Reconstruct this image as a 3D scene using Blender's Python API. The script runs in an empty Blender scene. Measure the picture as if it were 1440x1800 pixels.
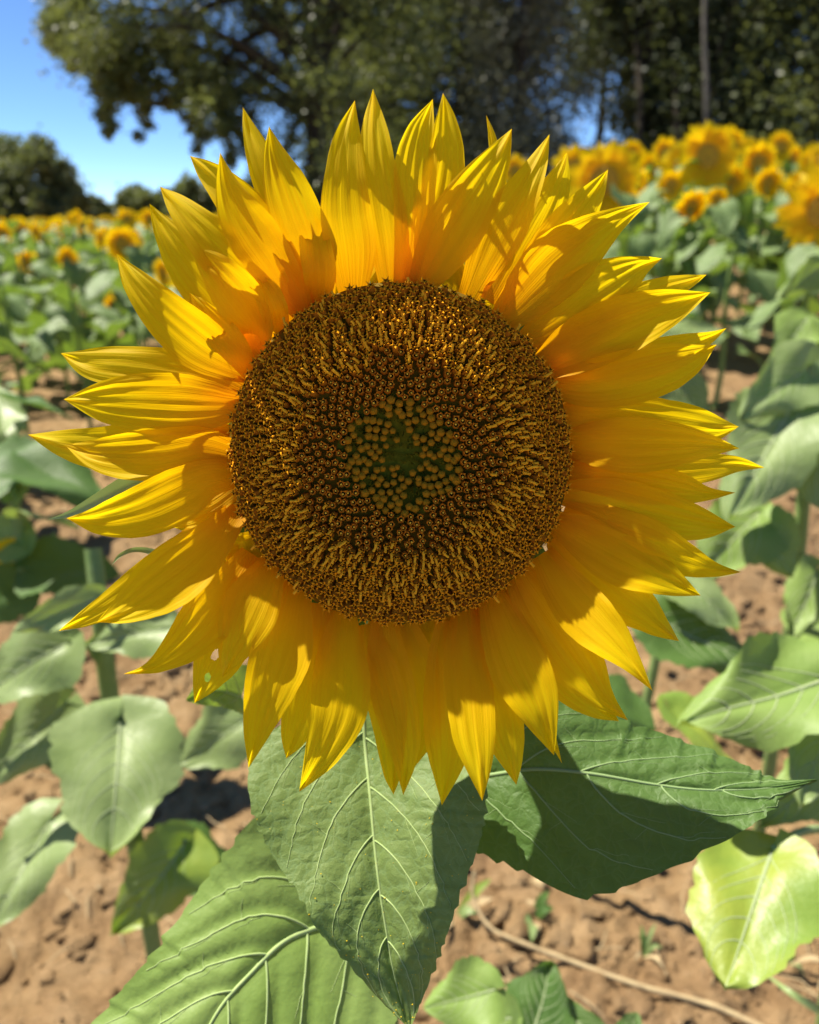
import bpy, math, random
import numpy as np
from mathutils import Vector, Matrix, noise, Quaternion

random.seed(7); rng = np.random.default_rng(7)
R = math.radians
scene = bpy.context.scene
COL = scene.collection

# ------------------------------------------------------------------ camera, sky, sun, exposure
F = 1400.0; PITCH = R(20.2); CAMZ = 1.05; W, H = 1440, 1800
cam_d = bpy.data.cameras.new('camera'); cam = bpy.data.objects.new('camera', cam_d); COL.objects.link(cam)
cam.location = (0, 0, CAMZ); cam.rotation_euler = (math.pi/2 - PITCH, 0, 0)
cam_d.sensor_fit = 'HORIZONTAL'; cam_d.sensor_width = 36; cam_d.lens = 36*F/W
cam_d.clip_start = 0.01; cam_d.clip_end = 3000
cam_d.dof.use_dof = True; cam_d.dof.focus_distance = 0.279; cam_d.dof.aperture_fstop = 12.0
scene.camera = cam
SUN = Vector((-0.47, 0.30, 0.92)).normalized()
world = bpy.data.worlds.new("World"); scene.world = world; world.use_nodes = True
nt = world.node_tree; nt.nodes.clear()
sky = nt.nodes.new('ShaderNodeTexSky'); sky.sky_type = 'NISHITA'; sky.sun_disc = False
sky.sun_elevation = math.asin(SUN.z); sky.sun_rotation = math.atan2(SUN.x, SUN.y)
sky.altitude = 6500; sky.air_density = 1.0; sky.dust_density = 0.0; sky.ozone_density = 3.5
bg = nt.nodes.new('ShaderNodeBackground'); bg.inputs[1].default_value = 0.10
wo = nt.nodes.new('ShaderNodeOutputWorld')
hs_ = nt.nodes.new('ShaderNodeHueSaturation'); hs_.inputs['Saturation'].default_value = 1.08
nt.links.new(sky.outputs[0], hs_.inputs['Color']); nt.links.new(hs_.outputs[0], bg.inputs[0]); nt.links.new(bg.outputs[0], wo.inputs[0])
sun_d = bpy.data.lights.new('sun', 'SUN'); sun_d.energy = 5.0; sun_d.angle = R(0.5); sun_d.color = (1, 0.93, 0.80)
sun = bpy.data.objects.new('sun', sun_d); COL.objects.link(sun)
sun.rotation_euler = (-SUN).to_track_quat('-Z', 'Y').to_euler()
vs = scene.view_settings; vs.view_transform = 'Standard'; vs.look = 'None'; vs.gamma = 1; vs.use_curve_mapping = False
vs.exposure = 1.02
scene.render.engine = 'CYCLES'
scene.cycles.use_denoising = True
scene.cycles.max_bounces = 8; scene.cycles.transmission_bounces = 6; scene.cycles.transparent_max_bounces = 8
scene.cycles.sample_clamp_indirect = 8

# ------------------------------------------------------------------ helpers
CR = np.array([1, 0, 0.]); CU = np.array([0, math.sin(PITCH), math.cos(PITCH)]); CF = np.array([0, math.cos(PITCH), -math.sin(PITCH)])
CAM = np.array([0, 0, CAMZ])
def ray(px, py): return CF + CR*((px-720)/F) + CU*((900-py)/F)
def PX(px, py, d): return CAM + ray(px, py)*d

def tag(o, label=None, cat=None, group=None, kind=None):
    if label: o['label'] = label
    if cat: o['category'] = cat
    if group: o['group'] = group
    if kind: o['kind'] = kind
    return o
def empty(name, loc, **kw):
    o = bpy.data.objects.new(name, None); COL.objects.link(o); o.location = loc; o.empty_display_size = .05
    return tag(o, **kw)
def make_mesh(name, verts, faces, mats, uv=None, midx=None, smooth=True):
    """verts (n,3); faces list/array of quads or tris"""
    me = bpy.data.meshes.new(name)
    verts = np.asarray(verts, dtype=np.float32)
    if isinstance(faces, np.ndarray):
        n, k = faces.shape
        me.vertices.add(len(verts)); me.vertices.foreach_set('co', verts.ravel())
        me.loops.add(n*k); me.loops.foreach_set('vertex_index', faces.astype(np.int32).ravel())
        me.polygons.add(n); me.polygons.foreach_set('loop_start', np.arange(0, n*k, k, dtype=np.int32))
        me.polygons.foreach_set('loop_total', np.full(n, k, dtype=np.int32))
        me.update(calc_edges=True)
    else:
        me.from_pydata(verts.tolist(), [], faces)
    if uv is not None:
        l = me.uv_layers.new(name='UVMap'); li = np.empty(len(me.loops), dtype=np.int32); me.loops.foreach_get('vertex_index', li)
        l.data.foreach_set('uv', np.asarray(uv, dtype=np.float32)[li].ravel())
    for m in (mats if isinstance(mats, (list, tuple)) else [mats]): me.materials.append(m)
    if midx is not None: me.polygons.foreach_set('material_index', np.asarray(midx, dtype=np.int32))
    me.polygons.foreach_set('use_smooth', np.full(len(me.polygons), smooth))
    me.update()
    return me
def link(name, me, parent=None, loc=(0, 0, 0), mat=None):
    o = bpy.data.objects.new(name, me); COL.objects.link(o)
    if parent: o.parent = parent
    if mat is not None: o.matrix_local = mat
    else: o.location = loc
    return o
def add(name, verts, faces, mats, root=None, parent=None, **kw):
    """world-space vertices; root = the top-level object whose location is the origin"""
    v = np.asarray(verts, dtype=float)
    if root is not None: v = v - np.array(root.location)
    return link(name, make_mesh(name, v, faces, mats, **kw), parent or root)
def grid_faces(a, b):
    i = np.arange((a-1)*(b-1)); r, c = i//(b-1), i % (b-1); s = r*b+c
    return np.stack([s, s+1, s+b+1, s+b], 1)
def spline(pts, n):
    """Catmull-Rom through pts (k,dim), n samples"""
    p = np.asarray(pts, float); k = len(p)
    q = np.vstack([2*p[0]-p[1], p, 2*p[-1]-p[-2]])
    t = np.linspace(0, k-1, n); i = np.minimum(t.astype(int), k-2); f = (t-i)[:, None]
    a, b, c, d = q[i], q[i+1], q[i+2], q[i+3]
    return .5*((2*b)+(c-a)*f+(2*a-5*b+4*c-d)*f**2+(3*b-a-3*c+d)*f**3)
def tube(path, rad, seg=8, cap=True):
    p = np.asarray(path, float); n = len(p); rad = np.broadcast_to(np.asarray(rad, float), (n,))
    t = np.gradient(p, axis=0); t /= np.linalg.norm(t, axis=1)[:, None]+1e-12
    ref = np.array([0.31, 0.17, 0.93]);
    if abs(np.dot(ref/np.linalg.norm(ref), t[0])) > .9: ref = np.array([1., .1, 0])
    u = np.cross(t, ref); u /= np.linalg.norm(u, axis=1)[:, None]+1e-12; w = np.cross(t, u)
    a = np.arange(seg)*2*math.pi/seg
    v = p[:, None]+rad[:, None, None]*(np.cos(a)[None, :, None]*u[:, None]+np.sin(a)[None, :, None]*w[:, None])
    v = v.reshape(-1, 3); f = []
    i, j = np.meshgrid(np.arange(n-1), np.arange(seg), indexing='ij'); i = i.ravel(); j = j.ravel(); k = (j+1) % seg
    f = np.stack([i*seg+j, i*seg+k, (i+1)*seg+k, (i+1)*seg+j], 1)
    return v, f
class Join:
    def __init__(s): s.v = []; s.f = []; s.m = []; s.n = 0; s.uv = []
    def add(s, v, f, m=0, uv=None):
        f = np.asarray(f)
        if f.shape[1] == 3: f = np.hstack([f, f[:, 2:3]])  # degenerate marker
        s.v.append(v); s.f.append(f+s.n); s.m.append(np.full(len(f), m)); s.n += len(v)
        s.uv.append(uv if uv is not None else np.zeros((len(v), 2)))
    def mesh(s, name, mats, smooth=True):
        v = np.vstack(s.v); f = np.vstack(s.f); m = np.concatenate(s.m); uv = np.vstack(s.uv)
        tri = f[:, 2] == f[:, 3]
        if not tri.any(): return make_mesh(name, v, f, mats, uv=uv, midx=m, smooth=smooth)
        me = bpy.data.meshes.new(name)
        me.vertices.add(len(v)); me.vertices.foreach_set('co', v.astype(np.float32).ravel())
        tot = np.where(tri, 3, 4).astype(np.int32); start = np.concatenate([[0], np.cumsum(tot)[:-1]]).astype(np.int32)
        mask = np.ones((len(f), 4), bool); mask[tri, 3] = False
        idx = f[mask].astype(np.int32)
        me.loops.add(len(idx)); me.loops.foreach_set('vertex_index', idx)
        me.polygons.add(len(f)); me.polygons.foreach_set('loop_start', start); me.polygons.foreach_set('loop_total', tot)
        me.update(calc_edges=True)
        l = me.uv_layers.new(name='UVMap'); l.data.foreach_set('uv', uv.astype(np.float32)[idx].ravel())
        for mm in mats: me.materials.append(mm)
        me.polygons.foreach_set('material_index', m.astype(np.int32)); me.polygons.foreach_set('use_smooth', np.full(len(f), smooth))
        me.update(); return me

# ------------------------------------------------------------------ materials
class M:
    def __init__(s, name):
        s.m = bpy.data.materials.new(name); s.m.use_nodes = True; s.t = s.m.node_tree; s.t.nodes.clear()
        s.out = s.n('ShaderNodeOutputMaterial')
    def n(s, typ, **kw):
        x = s.t.nodes.new(typ)
        for k, v in kw.items():
            if k.startswith('i_'): x.inputs[k[2:].replace('_', ' ')].default_value = v
            else: setattr(x, k, v)
        return x
    def l(s, a, b): s.t.links.new(a, b)
    def coords(s, which='Object', scale=(1, 1, 1)):
        tc = s.n('ShaderNodeTexCoord'); mp = s.n('ShaderNodeMapping'); mp.inputs['Scale'].default_value = scale
        s.l(tc.outputs[which], mp.inputs[0]); return mp.outputs[0]
    def noise(s, vec, scale, detail=4, rough=.55):
        x = s.n('ShaderNodeTexNoise'); x.inputs['Scale'].default_value = scale; x.inputs['Detail'].default_value = detail
        x.inputs['Roughness'].default_value = rough; s.l(vec, x.inputs['Vector']); return x.outputs[0]
    def ramp(s, fac, stops):
        x = s.n('ShaderNodeValToRGB'); e = x.color_ramp.elements
        while len(e) < len(stops): e.new(.5)
        for i, (p, c) in enumerate(stops): e[i].position = p; e[i].color = (*c, 1)
        s.l(fac, x.inputs[0]); return x.outputs[0]
    def mix(s, fac, a, b, blend='MIX'):
        x = s.n('ShaderNodeMix', data_type='RGBA', blend_type=blend)
        for v, k in ((fac, 0), (a, 6), (b, 7)):
            if isinstance(v, (int, float)): x.inputs[k].default_value = v
            elif isinstance(v, tuple): x.inputs[k].default_value = (*v, 1)
            else: s.l(v, x.inputs[k])
        return x.outputs[2]
    def bump(s, h, dist, strength=1.0, prev=None):
        b = s.n('ShaderNodeBump'); b.inputs['Strength'].default_value = strength; b.inputs['Distance'].default_value = dist
        s.l(h, b.inputs['Height'])
        if prev: s.l(prev, b.inputs['Normal'])
        return b.outputs[0]
    def surface(s, col, rough=.5, spec=.3, nrm=None, trans=0, tcol=None, sheen=0):
        p = s.n('ShaderNodeBsdfPrincipled'); p.inputs['Roughness'].default_value = rough
        p.inputs['Specular IOR Level'].default_value = spec
        if sheen: p.inputs['Sheen Weight'].default_value = sheen; p.inputs['Sheen Roughness'].default_value = .4
        if isinstance(col, tuple): p.inputs['Base Color'].default_value = (*col, 1)
        else: s.l(col, p.inputs['Base Color'])
        if nrm: s.l(nrm, p.inputs['Normal'])
        o = p.outputs[0]
        if trans:
            t = s.n('ShaderNodeBsdfTranslucent'); tc = tcol if tcol is not None else col
            if isinstance(tc, tuple): t.inputs[0].default_value = (*tc, 1)
            else: s.l(tc, t.inputs[0])
            if nrm: s.l(nrm, t.inputs['Normal'])
            mx = s.n('ShaderNodeMixShader'); mx.inputs[0].default_value = trans
            s.l(o, mx.inputs[1]); s.l(t.outputs[0], mx.inputs[2]); o = mx.outputs[0]
        s.l(o, s.out.inputs[0]); return s.m

def mat_petal(name='petal_yellow', warm=0.0):
    m = M(name)
    tc = m.n('ShaderNodeTexCoord'); sep = m.n('ShaderNodeSeparateXYZ'); m.l(tc.outputs['UV'], sep.inputs[0])
    info = m.n('ShaderNodeObjectInfo')
    mp = m.n('ShaderNodeMapping'); mp.inputs['Scale'].default_value = (26, 1.6, 1); m.l(tc.outputs['UV'], mp.inputs[0]); m.l(info.outputs['Random'], mp.inputs['Location'])
    st = m.noise(mp.outputs[0], 1.0, 3, .6)
    mp2 = m.n('ShaderNodeMapping'); mp2.inputs['Scale'].default_value = (3, 2.2, 1); m.l(tc.outputs['UV'], mp2.inputs[0]); m.l(info.outputs['Random'], mp2.inputs['Location'])
    bl = m.noise(mp2.outputs[0], 1.5, 3)
    base = m.ramp(sep.outputs[1], [(0.0, (.86, .36, .003)), (.3, (.91, .56, .003)), (.7, (.93, .70, .004)), (1, (.93, .75, .01))])
    base = m.mix(m.ramp(bl, [(.35, (0, 0, 0)), (.7, (.45, .45, .45))]), base, (.91, .52, .003))
    base = m.mix(m.ramp(st, [(.42, (0, 0, 0)), (.75, (.5, .5, .5))]), base, (.86, .50, .003))
    trc = m.ramp(sep.outputs[1], [(0.0, (.96, .38, .001)), (.35, (.98, .62, .002)), (1, (.98, .82, .006))])
    trc = m.mix(m.ramp(st, [(.40, (0, 0, 0)), (.8, (.7, .7, .7))]), trc, (.95, .53, .002))
    nm = m.bump(st, .00035, .7)
    return m.surface(base, .5, .10, nm, trans=.56, tcol=trc)
PETAL = mat_petal()

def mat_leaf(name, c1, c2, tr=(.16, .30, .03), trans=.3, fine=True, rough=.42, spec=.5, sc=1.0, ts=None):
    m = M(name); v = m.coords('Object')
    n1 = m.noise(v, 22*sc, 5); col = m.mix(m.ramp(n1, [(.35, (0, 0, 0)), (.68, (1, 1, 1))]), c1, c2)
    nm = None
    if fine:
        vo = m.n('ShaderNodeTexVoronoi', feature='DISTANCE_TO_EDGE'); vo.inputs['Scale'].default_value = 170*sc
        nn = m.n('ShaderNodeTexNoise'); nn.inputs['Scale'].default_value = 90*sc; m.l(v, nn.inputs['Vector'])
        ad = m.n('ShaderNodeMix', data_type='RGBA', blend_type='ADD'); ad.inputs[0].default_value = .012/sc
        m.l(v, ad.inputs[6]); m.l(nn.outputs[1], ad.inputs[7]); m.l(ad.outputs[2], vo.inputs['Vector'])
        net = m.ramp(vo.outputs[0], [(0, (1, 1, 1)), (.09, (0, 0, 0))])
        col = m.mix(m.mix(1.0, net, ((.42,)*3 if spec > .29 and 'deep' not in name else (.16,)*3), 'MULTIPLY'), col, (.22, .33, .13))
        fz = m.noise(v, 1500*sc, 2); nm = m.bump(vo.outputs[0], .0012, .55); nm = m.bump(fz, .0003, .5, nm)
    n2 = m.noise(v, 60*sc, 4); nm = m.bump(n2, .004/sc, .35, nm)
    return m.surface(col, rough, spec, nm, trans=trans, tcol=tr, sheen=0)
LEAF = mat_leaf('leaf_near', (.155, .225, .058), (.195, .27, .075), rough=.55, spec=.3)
LEAF_DK = mat_leaf('leaf_deep_shaded', (.07, .145, .030), (.095, .175, .04), rough=.5, spec=.3)  # dark leaf green; for leaves in shadow the shade is put into it
LEAF_PALE = mat_leaf('leaf_pale', (.25, .345, .115), (.31, .40, .16), tr=(.26, .38, .05), fine=False, rough=.45, spec=.4)
LEAF_BRIGHT = mat_leaf('leaf_bright', (.22, .34, .075), (.28, .395, .11), tr=(.28, .42, .04), fine=False, rough=.5, spec=.3)
LEAF_YEL = mat_leaf('leaf_yellowing', (.20, .32, .05), (.34, .40, .05), tr=(.28, .42, .03), fine=False, sc=.7)
FIELD_LEAF = mat_leaf('leaf_field', (.15, .23, .075), (.24, .33, .13), tr=(.20, .32, .03), fine=False, sc=.3, rough=.5, spec=.35)
def simple(name, c, rough=.6, spec=.3, var=None, sc=200, bump=0, trans=0, tr=None):
    m = M(name); v = m.coords('Object')
    col = c; nm = None
    if var: col = m.mix(m.ramp(m.noise(v, sc, 4), [(.3, (0, 0, 0)), (.7, (1, 1, 1))]), c, var)
    if bump: nm = m.bump(m.noise(v, sc*2, 4), bump)
    return m.surface(col, rough, spec, nm, trans=trans, tcol=tr)
VEIN = simple('leaf_vein', (.37, .46, .19), .6, .15, (.30, .40, .14), 300)
VEIN_PALE = simple('leaf_vein_pale', (.50, .58, .32), .7, .1, trans=.35, tr=(.5, .6, .3))
VEIN_DK = simple('leaf_vein_shaded', (.24, .34, .14), .6, .15)  # darker vein copy for the shaded right leaf, shade put into the colour
STEM = simple('stem_green', (.16, .26, .07), .6, .3, (.22, .30, .10), 60, .0006)
BRACT = simple('bract_green', (.10, .20, .06), .6, .3, (.16, .27, .10), 150, .0002, trans=.25, tr=(.2, .35, .05))
SEPAL = simple('bract_pale', (.34, .45, .20), .6, .3, (.28, .40, .16), 150, .0002, trans=.2, tr=(.3, .45, .1))
BROWN = simple('floret_tube', (.44, .165, .012), .9, .02, (.33, .115, .008), 500)
REDBR = simple('floret_tube_red', (.46, .145, .010), .9, .02, (.35, .10, .006), 500)
GOLD = simple('floret_lobe', (.86, .39, .014), .9, .02, (.68, .28, .010), 600)
ANTH = simple('floret_anther', (.94, .50, .025), .9, .02, (.80, .38, .018), 600)
TAN = simple('floret_cup', (.56, .21, .014), .9, .02)
BUD = simple('floret_bud', (.42, .19, .010), .9, .02, (.30, .17, .010), 500)
DOT = simple('floret_stigma', (.95, .62, .06), .9, .02)
DARK = simple('floret_throat', (.035, .012, .004), .8, .1)
GRN = simple('floret_bract', (.17, .165, .012), .9, .03, (.26, .25, .02), 500)
RECEP = simple('disc_base', (.15, .09, .004), .8, .1)
FPETAL = (lambda m: m.surface(m.mix(m.ramp(m.noise(m.coords('Object'), 40, 3), [(.35, (0, 0, 0)), (.65, (1, 1, 1))]), (.93, .70, .006), (.92, .58, .004)), .45, .2, None, trans=.5, tcol=(.98, .68, .003)))(M('petal_field'))
FDISC = simple('field_disc', (.50, .25, .02), .7, .2, (.68, .38, .03), 120, .002)
WOOD = simple('bark', (.035, .028, .02), .9, .1, (.06, .05, .035), 3, .03)
PALEWOOD = simple('pale_bark', (.13, .12, .105), .9, .1, (.07, .065, .055), 6, .02)
DRY = simple('dry_stalk', (.48, .37, .20), .8, .2, (.36, .26, .14), 80, .001)
def tree_leaf(name, a, b, t, trans=.3):
    m = M(name); tc = m.n('ShaderNodeNewGeometry')
    col = m.mix(tc.outputs['Random Per Island'], a, b)
    return m.surface(col, .5, .35, None, trans=trans, tcol=t)
T_OAK = tree_leaf('foliage_oak', (.07, .095, .032), (.17, .20, .075), (.20, .23, .05), .38)
T_DARK = tree_leaf('foliage_dark', (.040, .055, .022), (.105, .125, .052), (.10, .12, .03), .3)
T_GREY = tree_leaf('foliage_grey', (.10, .11, .075), (.20, .21, .15), (.15, .16, .08), .35)
T_FAR = tree_leaf('foliage_far', (.10, .13, .05), (.20, .23, .10), (.18, .21, .05), .35)
def mat_soil():
    m = M('soil'); v = m.coords('Object')
    a = m.noise(v, 1.3, 6); b = m.noise(v, 14, 8, .62); c = m.noise(v, 90, 5, .6)
    col = m.ramp(b, [(.25, (.20, .120, .052)), (.5, (.36, .235, .112)), (.75, (.49, .34, .180))])
    col = m.mix(m.ramp(a, [(.4, (0, 0, 0)), (.65, (.5, .5, .5))]), col, (.23, .135, .075))
    col = m.mix(m.ramp(c, [(.6, (0, 0, 0)), (.75, (.4, .4, .4))]), col, (.47, .36, .25))
    d_ = m.noise(v, 34, 6, .7); nm = m.bump(b, .05, .9); nm = m.bump(d_, .016, .9, nm); nm = m.bump(c, .006, .9, nm)
    return m.surface(col, .95, .1, nm)
SOIL = mat_soil()

# ------------------------------------------------------------------ ground
def sstep(x): x = np.clip(x, 0, 1); return x*x*(3-2*x)
def terrain(x, y):
    x = np.asarray(x, float); y = np.asarray(y, float)
    yy = np.maximum(y, 0); s = sstep((x-.08*yy-.1)/(.19*yy+.25))
    up = np.where(yy < 4.6, .115*np.maximum(yy-.9, 0), .4255+.052*(yy-4.6))
    return s*sstep((yy-.8)/2.0)*up
nr, na = 420, 900
rr = .12*np.exp(np.linspace(0, math.log(900/.12), nr)); aa = np.linspace(0, 2*math.pi, na, endpoint=False)
# denser angles toward the view
aa = aa + .55*np.sin(2*(aa-math.pi/2))*-.5*0
X = np.outer(rr, np.cos(aa)); Y = np.outer(rr, np.sin(aa))
Z = terrain(X, Y)
for i in range(nr):
    r_ = rr[i]
    if r_ > 14: continue
    for j in range(na):
        if Y[i, j] < .55*abs(X[i, j])-.2 and r_ > .6: continue
        x, y = X[i, j], Y[i, j]
        h = .030*noise.noise((x*1.7, y*1.7, 0))+.026*noise.noise((x*5, y*5, 3))+.026*noise.noise((x*13, y*13, 7))
        if r_ < 5: h += .012*noise.noise((x*45, y*45, 9))
        if r_ < 4: h += .012*abs(noise.noise((x*30, y*30, 2)))
        Z[i, j] += h
gv = np.stack([X.ravel(), Y.ravel(), Z.ravel()], 1); gv = np.vstack([gv, [[0, 0, 0]]])
i, j = np.meshgrid(np.arange(nr-1), np.arange(na), indexing='ij'); i = i.ravel(); j = j.ravel(); k = (j+1) % na
jg = Join(); jg.add(gv, np.stack([i*na+j, i*na+k, (i+1)*na+k, (i+1)*na+j][::-1], 1))
jg.add(np.zeros((0, 3)), np.zeros((0, 4), int))
g = link('ground', jg.mesh('ground', [SOIL])); tag(g, 'dry reddish brown tilled soil between the sunflower rows', None, kind='structure')

def scatter_clods():
    J = Join(); base = []
    for s in range(4):
        import bmesh
        bm = bmesh.new(); bmesh.ops.create_icosphere(bm, subdivisions=2, radius=1)
        v = np.array([p.co[:] for p in bm.verts]); f = np.array([[q.index for q in p.verts] for p in bm.faces]); bm.free()
        v = np.array([p*(1+.6*noise.noise(Vector(p*1.3)+Vector((s*9, 0, 0)))+.5*noise.noise(Vector(p*2.9)+Vector((s*5, 0, 0)))) for p in v]); v[:, 2] *= .65
        base.append((v, f))
    for n in range(9000):
        y = .35+3.2*rng.random()**.8; x = (rng.random()*2-1)*(.45+.62*y)
        sz = .0025+.020*rng.random()**5
        v, f = base[n % 4]; a = rng.random()*6.28; c, s_ = math.cos(a), math.sin(a)
        w = v*sz*np.array([1+.4*rng.random(), 1, 1]); w = np.stack([w[:, 0]*c-w[:, 1]*s_, w[:, 0]*s_+w[:, 1]*c, w[:, 2]], 1)
        h = float(terrain(x, y))+.030*noise.noise((x*1.7, y*1.7, 0))+.026*noise.noise((x*5, y*5, 3))+.026*noise.noise((x*13, y*13, 7))
        J.add(w+[x, y, h+.25*sz], f)
    o = link('soil_clods', J.mesh('soil_clods', [SOIL])); tag(o, 'small dry lumps of brown soil strewn between the plants', 'soil', kind='stuff')
scatter_clods()
def gh(x, y):
    return float(terrain(x, y))+.030*noise.noise((x*1.7, y*1.7, 0))+.026*noise.noise((x*5, y*5, 3))

def straw():
    J = Join()
    for n in range(800):
        y = .4+3*rng.random(); x = (rng.random()*2-1)*(.4+.6*y); L = .02+.07*rng.random(); a = rng.random()*6.28
        d = np.array([math.cos(a), math.sin(a), 0])*L; p0 = np.array([x, y, gh(x, y)+.012])
        mid = p0+d*.5+[0, 0, .01*rng.random()]+np.array([-d[1], d[0], 0])*.2*(rng.random()-.5)
        v, f = tube([p0, mid, p0+d], [.0012, .0013, .0006], 5); J.add(v, f)
    o = link('straw_litter', J.mesh('straw_litter', [DRY])); tag(o, 'scattered bits of dry straw lying on the soil', 'straw', kind='stuff')
straw()
def dead_leaves():
    J = Join()
    for n in range(150):
        y = .45+3.2*rng.random(); x = (rng.random()*2-1)*(.4+.6*y); L = .008+.03*rng.random()**2; a = rng.random()*6.28
        u = np.linspace(-1, 1, 5); t = np.linspace(0, 1, 6); T, U = np.meshgrid(t, u, indexing='ij')
        w = np.sin(np.pi*np.clip(T*.9+.06, 0, 1))*.5*L*(.7+.5*rng.random(T.shape))
        X_, Y_ = U*w, (T-.5)*L; Z_ = .25*L*np.sin(U*2+rng.random()*3)+.35*L*rng.random()*T**2+.06*L*rng.normal(size=T.shape)
        c, s_ = math.cos(a), math.sin(a); V = np.stack([X_*c-Y_*s_+x, X_*s_+Y_*c+y, Z_+gh(x, y)+.012], -1).reshape(-1, 3)
        J.add(V, grid_faces(6, 5), int(rng.random() < .4))
    o = link('dead_leaf_litter', J.mesh('dead_leaf_litter', [DEADLEAF, DRY])); tag(o, 'small curled scraps of dead brown leaf lying on the soil', 'leaf litter', kind='stuff')
DEADLEAF = simple('dead_leaf', (.13, .075, .035), .9, .1, (.26, .18, .09), 60)
dead_leaves()

# ------------------------------------------------------------------ main sunflower
DH = 0.280
C0 = PX(703, 800, DH); n_ = -(ray(703, 800)); n_ /= np.linalg.norm(n_)
EX = np.cross(np.array([0, 0, 1.]), n_); EX /= np.linalg.norm(EX); EY = np.cross(n_, EX)
def FP(px, py, z):
    """world point on the flower's plane raised by z (m) towards the viewer side"""
    d = CF + np.multiply.outer(np.asarray(px)-720, CR)/F + np.multiply.outer(900-np.asarray(py), CU)/F
    q = C0 + np.multiply.outer(np.asarray(z), n_) - CAM
    t = (q@n_)/(d@n_)
    return CAM + d*t[..., None]
def LP(x, y, z): return C0 + np.multiply.outer(x, EX) + np.multiply.outer(y, EY) + np.multiply.outer(z, n_)
stem_base = np.array([-.02, .40, 0.0])
main = empty('sunflower', stem_base, label='huge sharp sunflower facing the viewer in the middle of the picture with a brown disc', cat='sunflower')

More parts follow.
